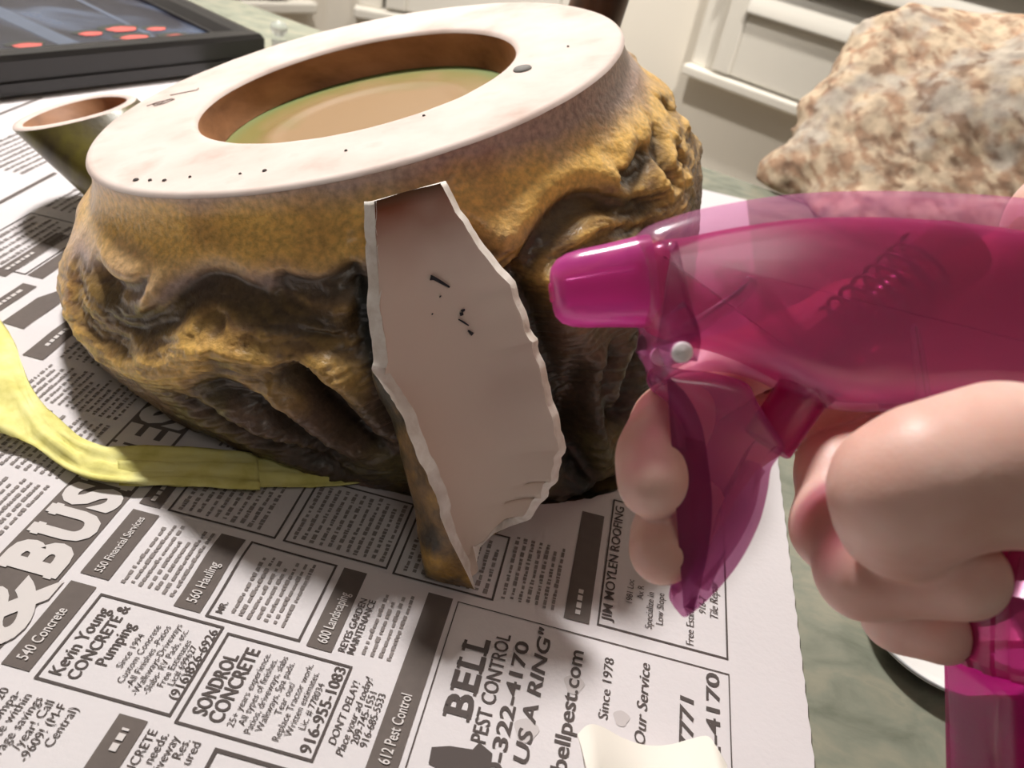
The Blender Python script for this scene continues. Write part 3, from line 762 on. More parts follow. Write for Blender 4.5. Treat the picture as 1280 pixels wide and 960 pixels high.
M['bark_dark'] = ramp_mat('dark_stub_glaze', [(0.3, S(40, 28, 22)), (0.5, S(72, 48, 34)), (0.7, S(96, 62, 40))], 40, (1, 1, 0.4), rough=0.35, bump=0.4)
stub((-0.205, 0.352, 0.010), (-0.283, 0.375, 0.052), (-0.6, 0.15, 0.6), (-0.30, -0.02, 0.95), 0.030, 0.0305, 0.0048, 0)
stub((-0.040, 0.462, 0.06), (-0.030, 0.500, 0.175), (0.0, 0.2, 1), (0.0, 0.1, 1), 0.017, 0.015, 0.004, 1)

# ------------------------------------------------------------------ broken shard leaning on the planter
shard = thing('pottery_shard', onz(595, 741), 'tall curved pottery shard, pale inside, leaning upright against the planter', 'shard')
ROWS = [  # left lip px, left bulge px, right lip px, distance, sag, lip forward
 ((455, 252), (462, 252), (557, 226), .2560, .0045, 0), ((456, 290), (464, 292), (577, 262), .2570, .005, 0), ((457, 325), (466, 325), (600, 296), .2578, .006, 0),
 ((460, 390), (470, 388), (640, 350), .2590, .008, 0), ((464, 440), (476, 436), (662, 405), .2600, .009, .001), ((467, 469), (474, 480), (672, 430), .2610, .009, .002),
 ((487, 492), (480, 500), (685, 472), .2620, .010, .004), ((505, 522), (492, 525), (697, 520), .2632, .011, .007), ((517, 560), (502, 565), (707, 563), .2648, .012, .009),
 ((533, 592), (510, 598), (698, 598), .2665, .012, .011), ((545, 620), (517, 630), (682, 622), .2690, .012, .012), ((552, 648), (523, 665), (662, 650), .2715, .011, .012),
 ((562, 675), (527, 700), (640, 657), .2745, .010, .012), ((574, 698), (531, 722), (617, 667), .2770, .008, .011), ((585, 720), (556, 730), (600, 684), .2800, .005, .008), ((593, 738), (585, 736), (594, 712), .2838, .001, .001)]
NR, NCc = 90, 34
def rowinterp(s):
    i = min(int(s), len(ROWS) - 2); t = s - i; A, B = ROWS[i], ROWS[i + 1]
    lp = lambda a, b: np.array(a, float) * (1 - t) + np.array(b, float) * t
    return [lp(A[k], B[k]) for k in range(6)]
OUT = np.zeros((NR, NCc, 3))
for i in range(NR):
    s = i / (NR - 1) * (len(ROWS) - 1)
    L, B, Rr, D, sag, lf = rowinterp(s); D = D - 0.0065 * math.sin(math.pi * min(1, s / 13)) 
    j1 = (fbm(np.array([s * 2.1, 3.0, 1.0]), 3) - .5) * 14 + (fbm(np.array([s * 5.3, 3.0, 7.0]), 3) - .5) * 4
    j2 = (fbm(np.array([s * 2.3, 9.0, 5.0]), 3) - .5) * 14 + (fbm(np.array([s * 5.7, 1.0, 7.0]), 3) - .5) * 4
    e = min(1, s / 1.5) * min(1, max(0, 12.5 - s) / 3)
    L = L + np.array([j1 * e * .6, 0]); Rr = Rr + np.array([j2 * e * .7, 0])
    c1 = B * 0.62 + Rr * 0.38; c2 = B * 0.28 + Rr * 0.72
    ctrl = [atdist(*L, D - lf), atdist(*B, D + sag * .35), atdist(*c1, D + sag), atdist(*c2, D + sag * .85), atdist(*Rr, D + .001)]
    OUT[i] = catmull(ctrl, NCc)
du = np.gradient(OUT, axis=1); dv = np.gradient(OUT, axis=0)
nrm = np.cross(du, dv); nrm /= np.linalg.norm(nrm, axis=-1, keepdims=True)
if ((nE - OUT[20, 17]) @ nrm[20, 17]) < 0: nrm = -nrm
thick = 0.0045 * np.clip((1.02 - np.linspace(0, 1, NR)) * 9, 0.25, 1)
IN = OUT + nrm * thick[:, None, None]
OUT[..., 2] = np.maximum(OUT[..., 2], 0.0020); IN[..., 2] = np.maximum(IN[..., 2], 0.0022)
rel = fbm(np.stack(np.broadcast_arrays(OUT[..., 0] * 60, OUT[..., 1] * 60, OUT[..., 2] * 160), -1), 4)
OG = OUT - nrm * (0.0035 * (rel - 0.5))[..., None] * np.sin(np.linspace(0, math.pi, NCc))[None, :, None]
sc = np.clip((fbm(OUT * 130 + 5, 4) - .38) * 4, 0, 1); s2_ = np.clip((fbm(OUT * 70 + 15, 3) - .5) * 6, 0, 1)
OC = mixc(mixc(np.broadcast_to(np.array(S(62, 52, 36)[:3]), OUT.shape), np.broadcast_to(np.array(S(138, 106, 66)[:3]), OUT.shape), sc), np.broadcast_to(np.array(S(196, 150, 58)[:3]), OUT.shape), s2_ * .8)
tag(mesh('glazed_outer', OG.reshape(-1, 3), grid_faces(NR, NCc), M['glaze'], shard, colors=np.concatenate([OC, np.ones((NR, NCc, 1))], -1).reshape(-1, 4)), 'carved brown and gold glazed outside of the shard')
# inside face: bare slip with a reddish tide mark under the top edge
vv = np.linspace(0, 1, NR)[:, None] * np.ones((1, NCc))
red = np.clip(1.15 - (vv + 0.03 * (fbm(IN * 120, 3) - .5)) / 0.16, 0, 1) ** 1.3 * np.clip(0.35 + 1.1 * fbm(IN * 50 + 4, 2), 0, 1)
edge_t = np.clip(1 - vv / 0.035, 0, 1)
IC = mixc(mixc(np.broadcast_to(np.array(S(232, 214, 200)[:3]), IN.shape), np.broadcast_to(np.array(S(150, 88, 62)[:3]), IN.shape), red), np.broadcast_to(np.array(S(96, 66, 44)[:3]), IN.shape), edge_t)
m, nt, bs = new_mat('bare_slip'); a_ = N(nt, 'ShaderNodeAttribute'); a_.attribute_name = 'glaze'
nt.links.new(a_.outputs['Color'], bs.inputs['Base Color']); bs.inputs['Roughness'].default_value = 0.75; bs.inputs['Specular IOR Level'].default_value = 0.3
inner = mesh('inner_face', IN.reshape(-1, 3), grid_faces(NR, NCc, flip=True), m, shard, colors=np.concatenate([IC, np.ones((NR, NCc, 1))], -1).reshape(-1, 4))
# fracture faces all round
loop = [(i, 0) for i in range(NR)] + [(NR - 1, j) for j in range(1, NCc)] + [(i, NCc - 1) for i in range(NR - 2, -1, -1)] + [(0, j) for j in range(NCc - 2, 0, -1)]
V, F = [], []; K = 5
for (i, j) in loop:
    a_, b_ = OG[i, j], IN[i, j]
    for k in range(K):
        t = k / (K - 1); p = a_ * (1 - t) + b_ * t
        out_dir = (OUT[i, j] - OUT[i, NCc // 2]); out_dir = out_dir / (np.linalg.norm(out_dir) + 1e-9)
        V.append(p + out_dir * (0.0011 * (float(fbm(p * 420, 3)) - 0.5)) * math.sin(math.pi * t))
nl = len(loop)
for i in range(nl):
    for k in range(K - 1): F.append((i * K + k, i * K + k + 1, ((i + 1) % nl) * K + k + 1, ((i + 1) % nl) * K + k))
M['fracture'] = ramp_mat('fracture', [(0.3, S(222, 210, 198)), (0.55, S(244, 236, 228)), (0.8, S(230, 218, 206))], 160, rough=0.85, bump=0.7, bdist=0.0008)
tag(mesh('broken_edge', V, F, M['fracture'], shard), 'rough white broken edge')
# ink marks on the inside
def shard_pt(px, py):
    P2 = IN.reshape(-1, 3) - nE; dz = P2 @ nF; q = np.stack([P2 @ nR / dz * 1000 + 640, -(P2 @ nU) / dz * 1000 + 480], 1)
    k = np.argsort(np.hypot(q[:, 0] - px, q[:, 1] - py))[:4]; dist = np.linalg.norm(P2[k], axis=1).mean()
    return atdist(px, py, dist - 0.0004)
for pl, w in (([(538, 347), (543, 348), (552, 353), (562, 359)], (.0009, .0006, .0005, .0003)), ([(550, 370), (551, 371)], (.0004, .0004)), ([(577, 389), (581, 387)], (.0005, .0003)), ([(575, 393), (579, 392)], (.0006, .0005)),
              ([(573, 399), (580, 403), (586, 407)], (.0002, .0003, .0002)), ([(585, 413), (591, 418)], (.0003, .0006)), ([(540, 392), (541, 393)], (.0003, .0003))):
    v, f = tube([shard_pt(*p) for p in pl], list(w), 6); mesh('ink_mark', v, f, plain('ink_blue_black', S(38, 36, 46), 0.6), inner)

# ------------------------------------------------------------------ trigger spray bottle
KD = 0.19; KP = KD / 1000.0                      # the sprayer's own plane stands 19 cm from the lens
SO = at(1000, 400, KD)
def sp(x, y, z=0.0):
    """x right, y down in drawing units of 0.19 mm on the sprayer's side elevation, z metres towards the near side"""
    return SO + nR * (x - 1000) * KP - nU * (y - 400) * KP - nF * z
M['pink_shell'] = plastic('clear_pink_shell', (0.95, 0.74, 0.87, 1), S(226, 150, 200), 0.22, 0.3)
M['pink_body'] = plastic('magenta_body', (0.90, 0.36, 0.62, 1), S(228, 92, 166), 0.42, 0.35)
M['pink_nozzle'] = plastic('nozzle_pink', (0.94, 0.50, 0.78, 1), S(232, 96, 190), 0.60, 0.3)
M['pink_trigger'] = plastic('trigger_violet', (0.90, 0.62, 0.80, 1), S(214, 112, 184), 0.34, 0.3)
M['pink_deep'] = plastic('deep_magenta', (0.80, 0.26, 0.50, 1), S(186, 62, 132), 0.46, 0.35)
M['bottle_pink'] = plastic('bottle_magenta', (0.84, 0.16, 0.56, 1), S(206, 24, 140), 0.45, 0.25)
M['spring'] = plain('spring_steel', S(140, 58, 104), 0.4, metallic=0.3)
M['pin'] = plain('white_pin', S(240, 232, 234), 0.4)
sprayer = thing('spray_bottle', sp(1300, 1150), 'translucent magenta trigger spray bottle held in the hand', 'spray bottle')
def slab(profile, half, bev, n=110, zc=0.0, taper=0.0):
    """side elevation outline given body: rounded edges on both flanks"""
    P = catmull(profile, n, True)
    d = np.roll(P, -1, 0) - np.roll(P, 1, 0); nn = np.stack([d[:, 1], -d[:, 0]], 1); nn /= np.linalg.norm(nn, axis=1, keepdims=True)
    area = 0.5 * np.sum(P[:, 0] * np.roll(P[:, 1], -1) - np.roll(P[:, 0], -1) * P[:, 1])
    if area > 0: nn = -nn                         # now points inward
    nn = -nn if np.mean(np.sum(nn * (P.mean(0) - P), 1)) < 0 else nn
    V, F, layers = [], [], []
    for a in np.linspace(-90, 90, 13):
        s, c = math.sin(math.radians(a)), math.cos(math.radians(a))
        z = (half - bev) * (1 if s > 0 else -1 if s < 0 else 0) + bev * s
        layers.append((z, bev * (1 - c)))
    for z, ins in layers:
        for p, q in zip(P, nn):
            r = p + q * ins / KP
            V.append(sp(r[0], r[1], z + zc))
    for i in range(len(layers) - 1):
        for k in range(n): F.append((i * n + k, i * n + (k + 1) % n, (i + 1) * n + (k + 1) % n, (i + 1) * n + k))
    F.append(tuple(range(n))[::-1]); F.append(tuple((len(layers) - 1) * n + k for k in range(n)))
    return V, F
v, f = slab([(790, 300), (840, 276), (900, 262), (975, 251), (1060, 247), (1160, 249), (1280, 259), (1380, 285), (1430, 330), (1440, 420), (1410, 500), (1340, 512), (1200, 506), (1119, 513), (1070, 515),
             (1032, 510), (995, 496), (957, 477), (912, 466), (850, 466), (822, 478), (810, 455), (814, 425), (800, 405), (792, 350)], 0.0140, 0.0085, 150)
mesh('shroud', v, f, M['pink_shell'], sprayer)
v, f = slab([(800, 318), (860, 300), (930, 287), (1000, 279), (1090, 278), (1180, 284), (1280, 298), (1370, 320), (1400, 380), (1390, 470), (1300, 500), (1190, 498), (1110, 504), (1050, 502), (1000, 486), (950, 460), (900, 440), (840, 425), (805, 400)], 0.0102, 0.005, 130)
mesh('pump_body', v, f, M['pink_body'], sprayer)
# nozzle cap, slightly tapered towards its blunt end
p0 = sp(690, 366); p1 = sp(812, 352); ax = p1 - p0; Ln = np.linalg.norm(ax); ax = ax / Ln; r2 = -nF; r1 = np.cross(r2, ax)
prof = [(0.0, 0.0001), (0.0, 0.0044), (0.0004, 0.0058), (0.0018, 0.0074), (0.0042, 0.0085), (0.0075, 0.0091), (0.0130, 0.0096), (0.0195, 0.0104), (0.0208, 0.0106), (Ln, 0.0107)]
sq = lambda t: (abs(math.cos(t)) ** 3.2 + abs(math.sin(t)) ** 3.2) ** (-1 / 3.2)
v, f = lathe(prof, p0, r1, r2, ax, 64, sq)
noz = mesh('nozzle', v, f, M['pink_nozzle'], sprayer)
v, f = lathe([(-0.0004, 0.0006), (-0.0006, 0.0022), (0.0006, 0.0026)], p0, r1, r2, ax, 24); mesh('orifice_ring', v, f, M['pink_body'], noz)
v, f = lathe([(0.0035, 0.0035), (0.012, 0.0042), (0.022, 0.0045)], p0, r1, r2, ax, 24); mesh('swirl_core', v, f, M['pink_nozzle'], noz)
# trigger
v, f = slab([(812, 472), (822, 458), (850, 462), (885, 466), (925, 478), (938, 500), (955, 528), (972, 556), (956, 582), (951, 612), (940, 652), (917, 697), (888, 733), (862, 757), (849, 764), (841, 753),
             (846, 728), (853, 700), (860, 660), (862, 622), (858, 582), (850, 534), (834, 502), (818, 488)], 0.0078, 0.0034, 130)
trg = mesh('trigger', v, f, M['pink_trigger'], sprayer)
v, f = slab([(905, 640), (938, 580), (944, 590), (936, 632), (915, 676), (886, 714), (868, 730), (880, 700)], 0.0062, 0.002, 60)
mesh('trigger_web', v, f, M['pink_shell'], trg)
# piston, spring, link and inner ribs
def cyl(nm, a, b, r, mat, parent, n=28, z=0.0):
    A, B = sp(*a, z), sp(*b, z); d = B - A; L = np.linalg.norm(d); d = d / L; u = np.cross(d, nF); u /= np.linalg.norm(u); w = np.cross(d, u)
    v, f = lathe([(0, 0.0001), (0, r * 0.92), (r * 0.08, r), (L - r * 0.08, r), (L, r * 0.92), (L, 0.0001)], A, u, w, d, n)
    return mesh(nm, v, f, mat, parent)
cyl('piston', (958, 556), (1040, 440), 0.0062, M['pink_deep'], sprayer)
cyl('pump_barrel', (1000, 480), (1205, 262 + 45), 0.0082, M['pink_deep'], sprayer)
cyl('dip_tube', (1290, 330), (1296, 740), 0.0075, M['pink_deep'], sprayer)
path = []
A, B = sp(1050, 415), sp(1160, 322); d = B - A; Ld = np.linalg.norm(d); d /= Ld; u = np.cross(d, nF); u /= np.linalg.norm(u); w = np.cross(d, u)
for k in range(150):
    t = k / 149; a = t * 2 * math.pi * 7; path.append(A + d * Ld * t + 0.0074 * (math.cos(a) * u + math.sin(a) * w))
v, f = tube(path, 0.00055, 8); mesh('spring', v, f, M['spring'], sprayer)
v, f = slab([(905, 345), (925, 340), (1012, 438), (1000, 446), (985, 440)], 0.0085, 0.001, 40); mesh('inner_rib', v, f, M['pink_shell'], sprayer)
v, f = slab([(828, 420), (900, 372), (918, 352), (930, 362), (912, 385), (842, 432)], 0.0112, 0.0012, 40); mesh('inner_rib', v, f, M['pink_shell'], sprayer)
v, f = slab([(1110, 420), (1122, 418), (1136, 505), (1122, 508)], 0.0112, 0.001, 30); mesh('inner_rib', v, f, M['pink_shell'], sprayer)
v, f = lathe([(0, 0.0001), (0, 0.0021), (-0.0006, 0.0024), (-0.028, 0.0024), (-0.0286, 0.0021), (-0.0286, 0.0001)], sp(837, 443, 0.0146), nR, nU, -nF, 24)
v, f = lathe([(0.0006, 0.0001), (0.0004, 0.0016), (0.0, 0.0023), (-0.0012, 0.0024), (-0.0280, 0.0024), (-0.0292, 0.0023), (-0.0298, 0.0001)], sp(837, 443, 0.0146), nR, nU, -nF, 24)
mesh('pivot_pin', v, f, M['pin'], sprayer)
# ribbed collar and bottle below the grip
cx, dn = sp(1302, 690), -nU
def ribs(t): return 1 + 0.035 * (1 if math.sin(t * 18) > 0 else -0.3)
v, f = lathe([(-0.012, 0.0105), (-0.004, 0.0115), (0.004, 0.0165), (0.007, 0.0195), (0.024, 0.0200), (0.0262, 0.0190), (0.0262, 0.010)], cx, nR, nF, dn, 216, ribs)
mesh('collar', v, f, M['pink_deep'], sprayer, smooth=False)
v, f = lathe([(0.0262, 0.0160), (0.0266, 0.0172), (0.030, 0.0176), (0.060, 0.0172), (0.085, 0.0176), (0.088, 0.0160), (0.088, 0.0001)], cx, nR, nF, dn, 64,
             lambda t: (abs(math.cos(t)) ** 4 + abs(math.sin(t)) ** 4) ** (-0.25))
btl = mesh('bottle', v, f, M['bottle_pink'], sprayer)
v, f = lathe([(0.040, 0.0001), (0.040, 0.0155), (0.084, 0.0155), (0.0862, 0.014), (0.0862, 0.0001)], cx, nR, nF, dn, 48, lambda t: (abs(math.cos(t)) ** 4 + abs(math.sin(t)) ** 4) ** (-0.25))
mesh('liquid', v, f, M['pink_deep'], btl)

# ------------------------------------------------------------------ the hand on the sprayer
def H(x, y, z):
    w = at(x, y, KD - z * 0.001) - SO
    return np.array([w @ nR, w @ nU, -(w @ nF)])    # hand frame = sprayer frame, z in mm towards the near side
lo = np.array([-0.052, -0.092, -0.072]); hi = np.array([0.120, 0.050, 0.058]); hs = 0.00115
g = [np.arange(lo[k], hi[k], hs) for k in range(3)]
G = np.stack(np.meshgrid(*g, indexing='ij'), -1)
def chain(pts, rs, k=0.004):
    d = None
    for (a, b, r1_, r2_) in zip(pts[:-1], pts[1:], rs[:-1], rs[1:]):
        c = cone(G, H(*a), H(*b), r1_ * .001, r2_ * .001); d = c if d is None else smin(d, c, k)
    return d
index = chain([(1330, 330, -30), (1060, 400, -36), (890, 470, -24), (838, 530, -10), (822, 570, -2), (817, 604, 3)], [13, 10, 9.0, 8.6, 8.7, 8.4], 0.006)
middle = chain([(1345, 430, -38), (1100, 475, -42), (930, 540, -32), (862, 630, -14), (838, 665, -5), (828, 690, 1)], [13, 10.5, 8.8, 8.2, 8.0, 7.8], 0.006)
ring_f = chain([(1345, 530, -40), (1150, 540, -38), (1046, 590, -27), (1042, 660, -14), (1082, 714, 9), (1205, 722, 23)], [12.5, 10.5, 9.6, 9.4, 9.6, 8.8], 0.006)
pinky = chain([(1350, 680, -36), (1220, 735, -34), (1120, 745, -24), (1125, 768, -10), (1178, 790, -2)], [11, 9, 8.4, 8.2, 7.6], 0.005)
thumb = chain([(1520, 660, 16), (1380, 600, 31), (1250, 580, 37), (1162, 598, 38), (1119, 613, 36), (1122, 650, 27), (1150, 690, 16)], [19, 15.2, 13.5, 11.5, 9.6, 9.0, 8.0], 0.010)
palm = chain([(1345, 340, -26), (1370, 500, -34), (1365, 640, -26)], [15, 17, 13], 0.01)
palm = smin(palm, chain([(1360, 470, -26), (1480, 520, -4), (1620, 600, 0)], [22, 26, 28], 0.01), 0.014)
palm = smin(palm, chain([(1345, 330, -24), (1345, 285, -10), (1440, 380, 6), (1470, 540, 14)], [13, 14, 15, 18], 0.01), 0.012)
hand_d = palm
for fg in (index, middle, ring_f, pinky): hand_d = smin(hand_d, fg, 0.005) if fg is None else np.minimum(smin(palm, fg, 0.010), hand_d)
hand_d = np.minimum(hand_d, smin(palm, thumb, 0.012))
# a soft valley where two fingers press together
hand_d = smin(hand_d, smin(ring_f, pinky, 0.0012), 0.0008)
V, F = surface_nets(hand_d, lo, hs)
V = smooth_verts(V, F, 3, 0.5)
W = SO + V[:, :1] * nR + V[:, 1:2] * nU - V[:, 2:3] * nF
m, nt, bs = new_mat('skin')
tc = N(nt, 'ShaderNodeTexCoord'); no = N(nt, 'ShaderNodeTexNoise'); no.inputs['Scale'].default_value = 45; no.inputs['Detail'].default_value = 4
nt.links.new(tc.outputs['Object'], no.inputs['Vector'])
cr = N(nt, 'ShaderNodeValToRGB'); cr.color_ramp.elements[0].position = 0.3; cr.color_ramp.elements[0].color = S(214, 160, 144)
cr.color_ramp.elements[1].position = 0.7; cr.color_ramp.elements[1].color = S(234, 196, 184)
nt.links.new(no.outputs['Fac'], cr.inputs[0]); nt.links.new(cr.outputs[0], bs.inputs['Base Color'])
n2b = N(nt, 'ShaderNodeTexVoronoi'); n2b.inputs['Scale'].default_value = 900; nt.links.new(tc.outputs['Object'], n2b.inputs['Vector'])
b = N(nt, 'ShaderNodeBump'); b.inputs['Strength'].default_value = 0.08; b.inputs['Distance'].default_value = 0.0004
nt.links.new(n2b.outputs['Distance'], b.inputs['Height']); nt.links.new(b.outputs['Normal'], bs.inputs['Normal'])
bs.inputs['Roughness'].default_value = 0.48; bs.inputs['Subsurface Weight'].default_value = 0.35; bs.inputs['Subsurface Scale'].default_value = 0.004
bs.inputs['Subsurface Radius'].default_value = (1.0, 0.35, 0.2)
hand = mesh('hand', W, F, m)
tag(hand, 'bare right hand gripping the spray bottle, two fingertips on its trigger', 'hand')

# ------------------------------------------------------------------ yellow crepe strip
M['crepe'] = ramp_mat('yellow_crepe', [(0.3, S(206, 196, 100)), (0.5, S(234, 226, 142)), (0.7, S(240, 236, 172))], 60, (1.0, 1.0, 1.0), rough=0.8, bump=0.6, bdist=0.001)
def ribbon(pairs, h0, nm, parent=None, seg=90, nc=18):
    a = catmull([onz(*p[0]) for p in pairs], seg); b_ = catmull([onz(*p[1]) for p in pairs], seg); zz = catmull([(p[2], 0) for p in pairs], seg)[:, 0]
    V = []
    for i in range(seg):
        for j in range(nc):
            t = j / (nc - 1); p = a[i] * (1 - t) + b_[i] * t
            wv = 0.0060 * (float(fbm(np.array([t * 6 + i * .02, i * 0.07, 2.0]), 4)) - .36) + 0.0020 * math.sin(math.pi * t) ** 0.7
            p = p.copy(); p[2] = float(zpaper(p[0], p[1])) + h0 + zz[i] + max(wv, 0.0); V.append(p)
    o = mesh(nm, V, grid_faces(seg, nc), M['crepe'], parent)
    so = o.modifiers.new('solid', 'SOLIDIFY'); so.thickness = 0.0003
    return o
tape = thing('paper_strip', onz(160, 595), 'crumpled yellow crepe paper strip lying on the newspaper', 'paper strip')
ribbon([((-60, 340), (-60, 520), .004), ((0, 412), (0, 556), .004), ((22, 445), (28, 566), .003), ((42, 500), (56, 580), .0025), ((75, 536), (88, 602), .002), ((112, 560), (114, 612), .0014), ((160, 570), (160, 618), .001), ((240, 571), (240, 621), .0012), ((322, 577), (326, 627), .001)], 0.0008, 'upper_layer', tape)
ribbon([((150, 578), (150, 612), 0), ((250, 576), (250, 616), 0), ((340, 582), (345, 618), 0), ((430, 588), (436, 614), 0), ((462, 594), (466, 613), 0)], 0.0005, 'lower_layer', tape, 60)

# ------------------------------------------------------------------ black picture frame lying flat
M['frame'] = plain('black_frame', S(38, 36, 36), 0.28, 0.5)
M['art_dark'] = ramp_mat('pond_painting', [(0.30, S(24, 24, 34)), (0.48, S(38, 38, 50)), (0.64, S(78, 88, 108)), (0.78, S(50, 46, 64))], 9, (1, 2.2, 1), rough=0.25, bump=0.0, distortion=0.8)
FT = 0.030
fc = onz(336, 42, FT); _q = onz(0, 71, FT); fd1 = (_q - fc) / np.linalg.norm(_q - fc); fd2 = np.array([fd1[1], -fd1[0], 0]); fc[2] = 0; FL, FWd = 0.50, 0.40
frm = thing('picture_frame', fc + fd1 * FL / 2 + fd2 * FWd / 2, 'black stepped picture frame with a dark pond painting, lying flat', 'picture frame')
fprof = [(0.0, 0.0040), (0.0, 0.012), (0.0025, 0.0125), (0.0025, 0.0255), (0.005, 0.0290), (0.012, FT), (0.020, 0.0285), (0.027, 0.0230), (0.030, 0.0230), (0.030, 0.0040)]
def rail(nm, a, d, inn, L):
    V = []
    for e in (0, 1):
        for ins, z in fprof: V.append(a + d * ((L - ins) if e else ins) + inn * ins + np.array([0, 0, z]))
    k = len(fprof); F = [(i, (i + 1) % k, k + (i + 1) % k, k + i) for i in range(k)] + [tuple(range(k))[::-1], tuple(range(k, 2 * k))]
    return mesh(nm, V, F, M['frame'], frm, smooth=False)
rail('rail', fc, fd1, fd2, FL); rail('rail', fc, fd2, fd1, FWd); rail('rail', fc + fd2 * FWd, fd1, -fd2, FL); rail('rail', fc + fd1 * FL, fd2, -fd1, FWd)
v, f = box(fc + fd1 * FL / 2 + fd2 * FWd / 2 + np.array([0, 0, 0.0200]), fd1 * (FL / 2 - 0.028), fd2 * (FWd / 2 - 0.028), (0, 0, 0.001))
art = mesh('painting', v, f, M['art_dark'], frm, smooth=False)
M['lotus'] = plain('red_petals', S(206, 92, 84), 0.5, var=0.25, vscale=200); M['pad'] = plain('lily_pad', S(44, 48, 40), 0.5); M['stem'] = plain('pale_streak', S(84, 92, 108), 0.4, var=0.2, vscale=60)
def artpt(s, t, z=0.0213): return fc + fd1 * s + fd2 * t + np.array([0, 0, z])
def artblob(nm, s, t, ra, rb, mat, z=0.0213, n=14):
    V = [artpt(s + ra * math.cos(a) * (1 + .15 * math.sin(5 * a)), t + rb * math.sin(a), z) for a in np.linspace(0, 2 * math.pi, n, endpoint=False)]
    return mesh(nm, V, [tuple(range(n))], mat, art, smooth=False)
for s, t, r in ((0.060, 0.040, .009), (0.064, 0.062, .008), (0.092, 0.045, .011), (0.090, 0.068, .012), (0.118, 0.062, .009), (0.172, 0.046, .010), (0.200, 0.055, .008), (0.225, 0.042, .009), (0.250, 0.045, .008)):
    artblob('lily_pad', s, t + .004, r * 1.4, r * .8, M['pad'], 0.0212); artblob('lotus', s, t, r, r * .55, M['lotus'], 0.0214)
for s0, s1_, w in ((0.135, 0.165, .016), (0.205, 0.26, .03), (0.075, 0.082, .004)):
    V = [artpt(s0, 0.035, .02115), artpt(s0 + w, 0.035, .02115), artpt(s1_ + w, 0.30, .02115), artpt(s1_, 0.30, .02115)]
    mesh('water_streak', V, [(0, 1, 2, 3)], M['stem'], art, smooth=False)

# ------------------------------------------------------------------ driftwood burl behind the sprayer
wlo = np.array([0.04, 0.46, -0.004]); whi = np.array([0.46, 0.80, 0.24]); ws = 0.0031
g = [np.arange(wlo[k], whi[k], ws) for k in range(3)]
G = np.stack(np.meshgrid(*g, indexing='ij'), -1)
wd = cone(G, at(1190, 205, 0.66), at(1310, 210, 0.64), 0.085, 0.10)
wd = smin(wd, cone(G, at(1125, 75, 0.68), at(1260, 130, 0.68), 0.040, 0.070), 0.03)
wd = smin(wd, cone(G, at(985, 222, 0.655), at(1080, 210, 0.66), 0.026, 0.055), 0.03)
wd = smin(wd, cone(G, at(1040, 150, 0.67), at(1120, 110, 0.68), 0.028, 0.05), 0.03)
wd = smin(wd, cone(G, at(1080, 300, 0.63), at(1250, 320, 0.60), 0.05, 0.05), 0.03)
q = G @ np.array([[0.8, 0.2, -0.55], [-0.2, 0.98, 0.1], [0.56, 0.05, 0.83]]).T
wd = wd - 0.013 * (fbm(q * np.array([22, 34, 60]) + 2 * vnoise(G * 18)[..., None], 4) - 0.5) - 0.007 * np.abs(fbm(q * np.array([40, 40, 110]), 3) - 0.5)
wd = np.maximum(wd, 0.0015 - G[..., 2])
V, F = surface_nets(wd, wlo, ws)
V = smooth_verts(V, F, 1, 0.4)
qv = V @ np.array([[0.8, 0.2, -0.55], [-0.2, 0.98, 0.1], [0.56, 0.05, 0.83]]).T
k1 = fbm(qv * np.array([45, 75, 210]) + 2.6 * vnoise(V * 36)[:, None], 4); k2 = fbm(qv * np.array([60, 90, 150]) + 31, 3); k3 = fbm(V * 42 + 5, 3)
c0 = np.array(S(190, 170, 146)[:3]); c1 = np.array(S(158, 126, 102)[:3]); c2 = np.array(S(170, 162, 152)[:3]); c3 = np.array(S(112, 82, 62)[:3])
Cw = c0 + (c1 - c0) * np.clip((k1 - .46) * 7, 0, 1)[:, None]
Cw = Cw + (c2 - Cw) * np.clip((k3 - .50) * 5, 0, .8)[:, None]
Cw = Cw + (c3 - Cw) * (np.clip((k2 - .60) * 9, 0, 1) * .8)[:, None]
M['wood'] = glaze_mat('weathered_wood', 0.85, 0.35, (90, 30), coat=0.0)
tag(mesh('driftwood', V, F, M['wood'], None, colors=np.concatenate([Cw, np.ones((len(Cw), 1))], 1)), 'lumpy mottled beige driftwood burl at the back of the table', 'driftwood')

# ------------------------------------------------------------------ white china fragment in front
frag = thing('china_fragment', onz(815, 955), 'small curved white pottery fragment on the newspaper at the front', 'shard')
M['china'] = plain('cream_china', S(238, 232, 222), 0.32, 0.5, 0.1, 60)
top_px = [(722, 918), (735, 906), (752, 908), (778, 922), (806, 931), (835, 931), (862, 924), (884, 920), (896, 934), (909, 956)]
NF2, NV2 = 60, 16
tp = catmull(top_px, NF2)
V = np.zeros((NF2, NV2, 3))
for i, p in enumerate(tp):
    u = i / (NF2 - 1)
    t_ = onz(p[0], p[1], 0.010 + 0.003 * math.cos(2 * math.pi * u)); base = onz(p[0] * 0.8 + 816 * 0.2, 1075, 0.012)
    for j in range(NV2):
        s = j / (NV2 - 1)
        V[i, j] = t_ * (1 - s) + base * s
        V[i, j, 2] += 0.0035 * math.sin(math.pi * s) + 0.004 * s * math.cos(2 * math.pi * u)
du = np.gradient(V, axis=0); dv = np.gradient(V, axis=1); nn = np.cross(du, dv); nn /= np.linalg.norm(nn, axis=-1, keepdims=True) + 1e-12
if nn[30, 6, 2] > 0: nn = -nn
BK = V + nn * 0.0045; BK[..., 2] = np.maximum(BK[..., 2], 0.0021)
fr1 = mesh('glazed_face', V.reshape(-1, 3), grid_faces(NF2, NV2), M['china'], frag)
mesh('back_face', BK.reshape(-1, 3), grid_faces(NF2, NV2, flip=True), M['china'], frag)
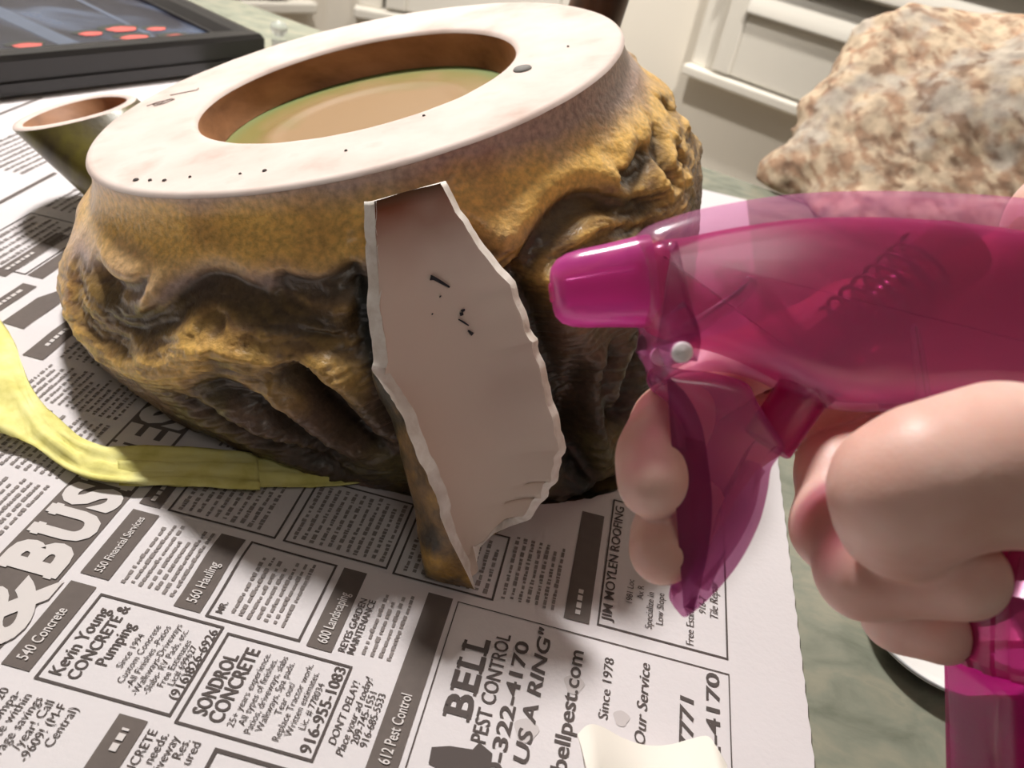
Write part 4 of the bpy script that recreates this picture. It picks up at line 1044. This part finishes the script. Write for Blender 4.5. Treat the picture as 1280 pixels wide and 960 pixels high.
loop = [(i, 0) for i in range(NF2)] + [(NF2 - 1, j) for j in range(1, NV2)] + [(i, NV2 - 1) for i in range(NF2 - 2, -1, -1)] + [(0, j) for j in range(NV2 - 2, 0, -1)]
VV = []
for ij in loop: VV += [V[ij], BK[ij]]
nl = len(loop)
mesh('broken_edge', VV, [(2 * i, 2 * i + 1, 2 * ((i + 1) % nl) + 1, 2 * ((i + 1) % nl)) for i in range(nl)], M['fracture'], frag)

# ------------------------------------------------------------------ white dish under the bottle
dish = thing('white_dish', (0.152, 0.213, 0.0), 'round white dish on the bare table beside the bottle', 'dish')
v, f = lathe([(0.0006, 0.0001), (0.0006, 0.0195), (0.0020, 0.0225), (0.0065, 0.0282), (0.0085, 0.0300), (0.0090, 0.0294), (0.0082, 0.0282), (0.0042, 0.0225), (0.0030, 0.0185), (0.0030, 0.0001)], (0.152, 0.213, 0), (1, 0, 0), (0, 1, 0), (0, 0, 1), 72)
mesh('dish_body', v, f, plain('white_ware', S(240, 238, 236), 0.25), dish)
v, f = lathe([(0.0078, 0.0294), (0.0092, 0.0304), (0.0098, 0.0300), (0.0092, 0.0292)], (0.152, 0.213, 0), (1, 0, 0), (0, 1, 0), (0, 0, 1), 72)
mesh('rim', v, f, plain('grey_rim', S(190, 192, 194), 0.3), dish)

# ------------------------------------------------------------------ small clear stopper by the picture frame
m, nt, bs = new_mat('clear_glass'); bs.inputs['Base Color'].default_value = (0.93, 0.96, 0.97, 1); bs.inputs['Transmission Weight'].default_value = 0.85; bs.inputs['Roughness'].default_value = 0.08
sp0 = onz(349, 56)
stp = thing('glass_stopper', sp0, 'tiny clear glass stopper beside the picture frame corner', 'stopper')
v, f = lathe([(0.0006, 0.0001), (0.0006, 0.0060), (0.004, 0.0072), (0.007, 0.0046), (0.009, 0.0036)], sp0, (1, 0, 0), (0, 1, 0), (0, 0, 1), 24); mesh('plug', v, f, m, stp)
v, f = lathe([(0.009, 0.0036), (0.011, 0.0066), (0.015, 0.0082), (0.019, 0.0064), (0.0215, 0.0001)], sp0, (1, 0, 0), (0, 1, 0), (0, 0, 1), 24); mesh('knob', v, f, m, stp)
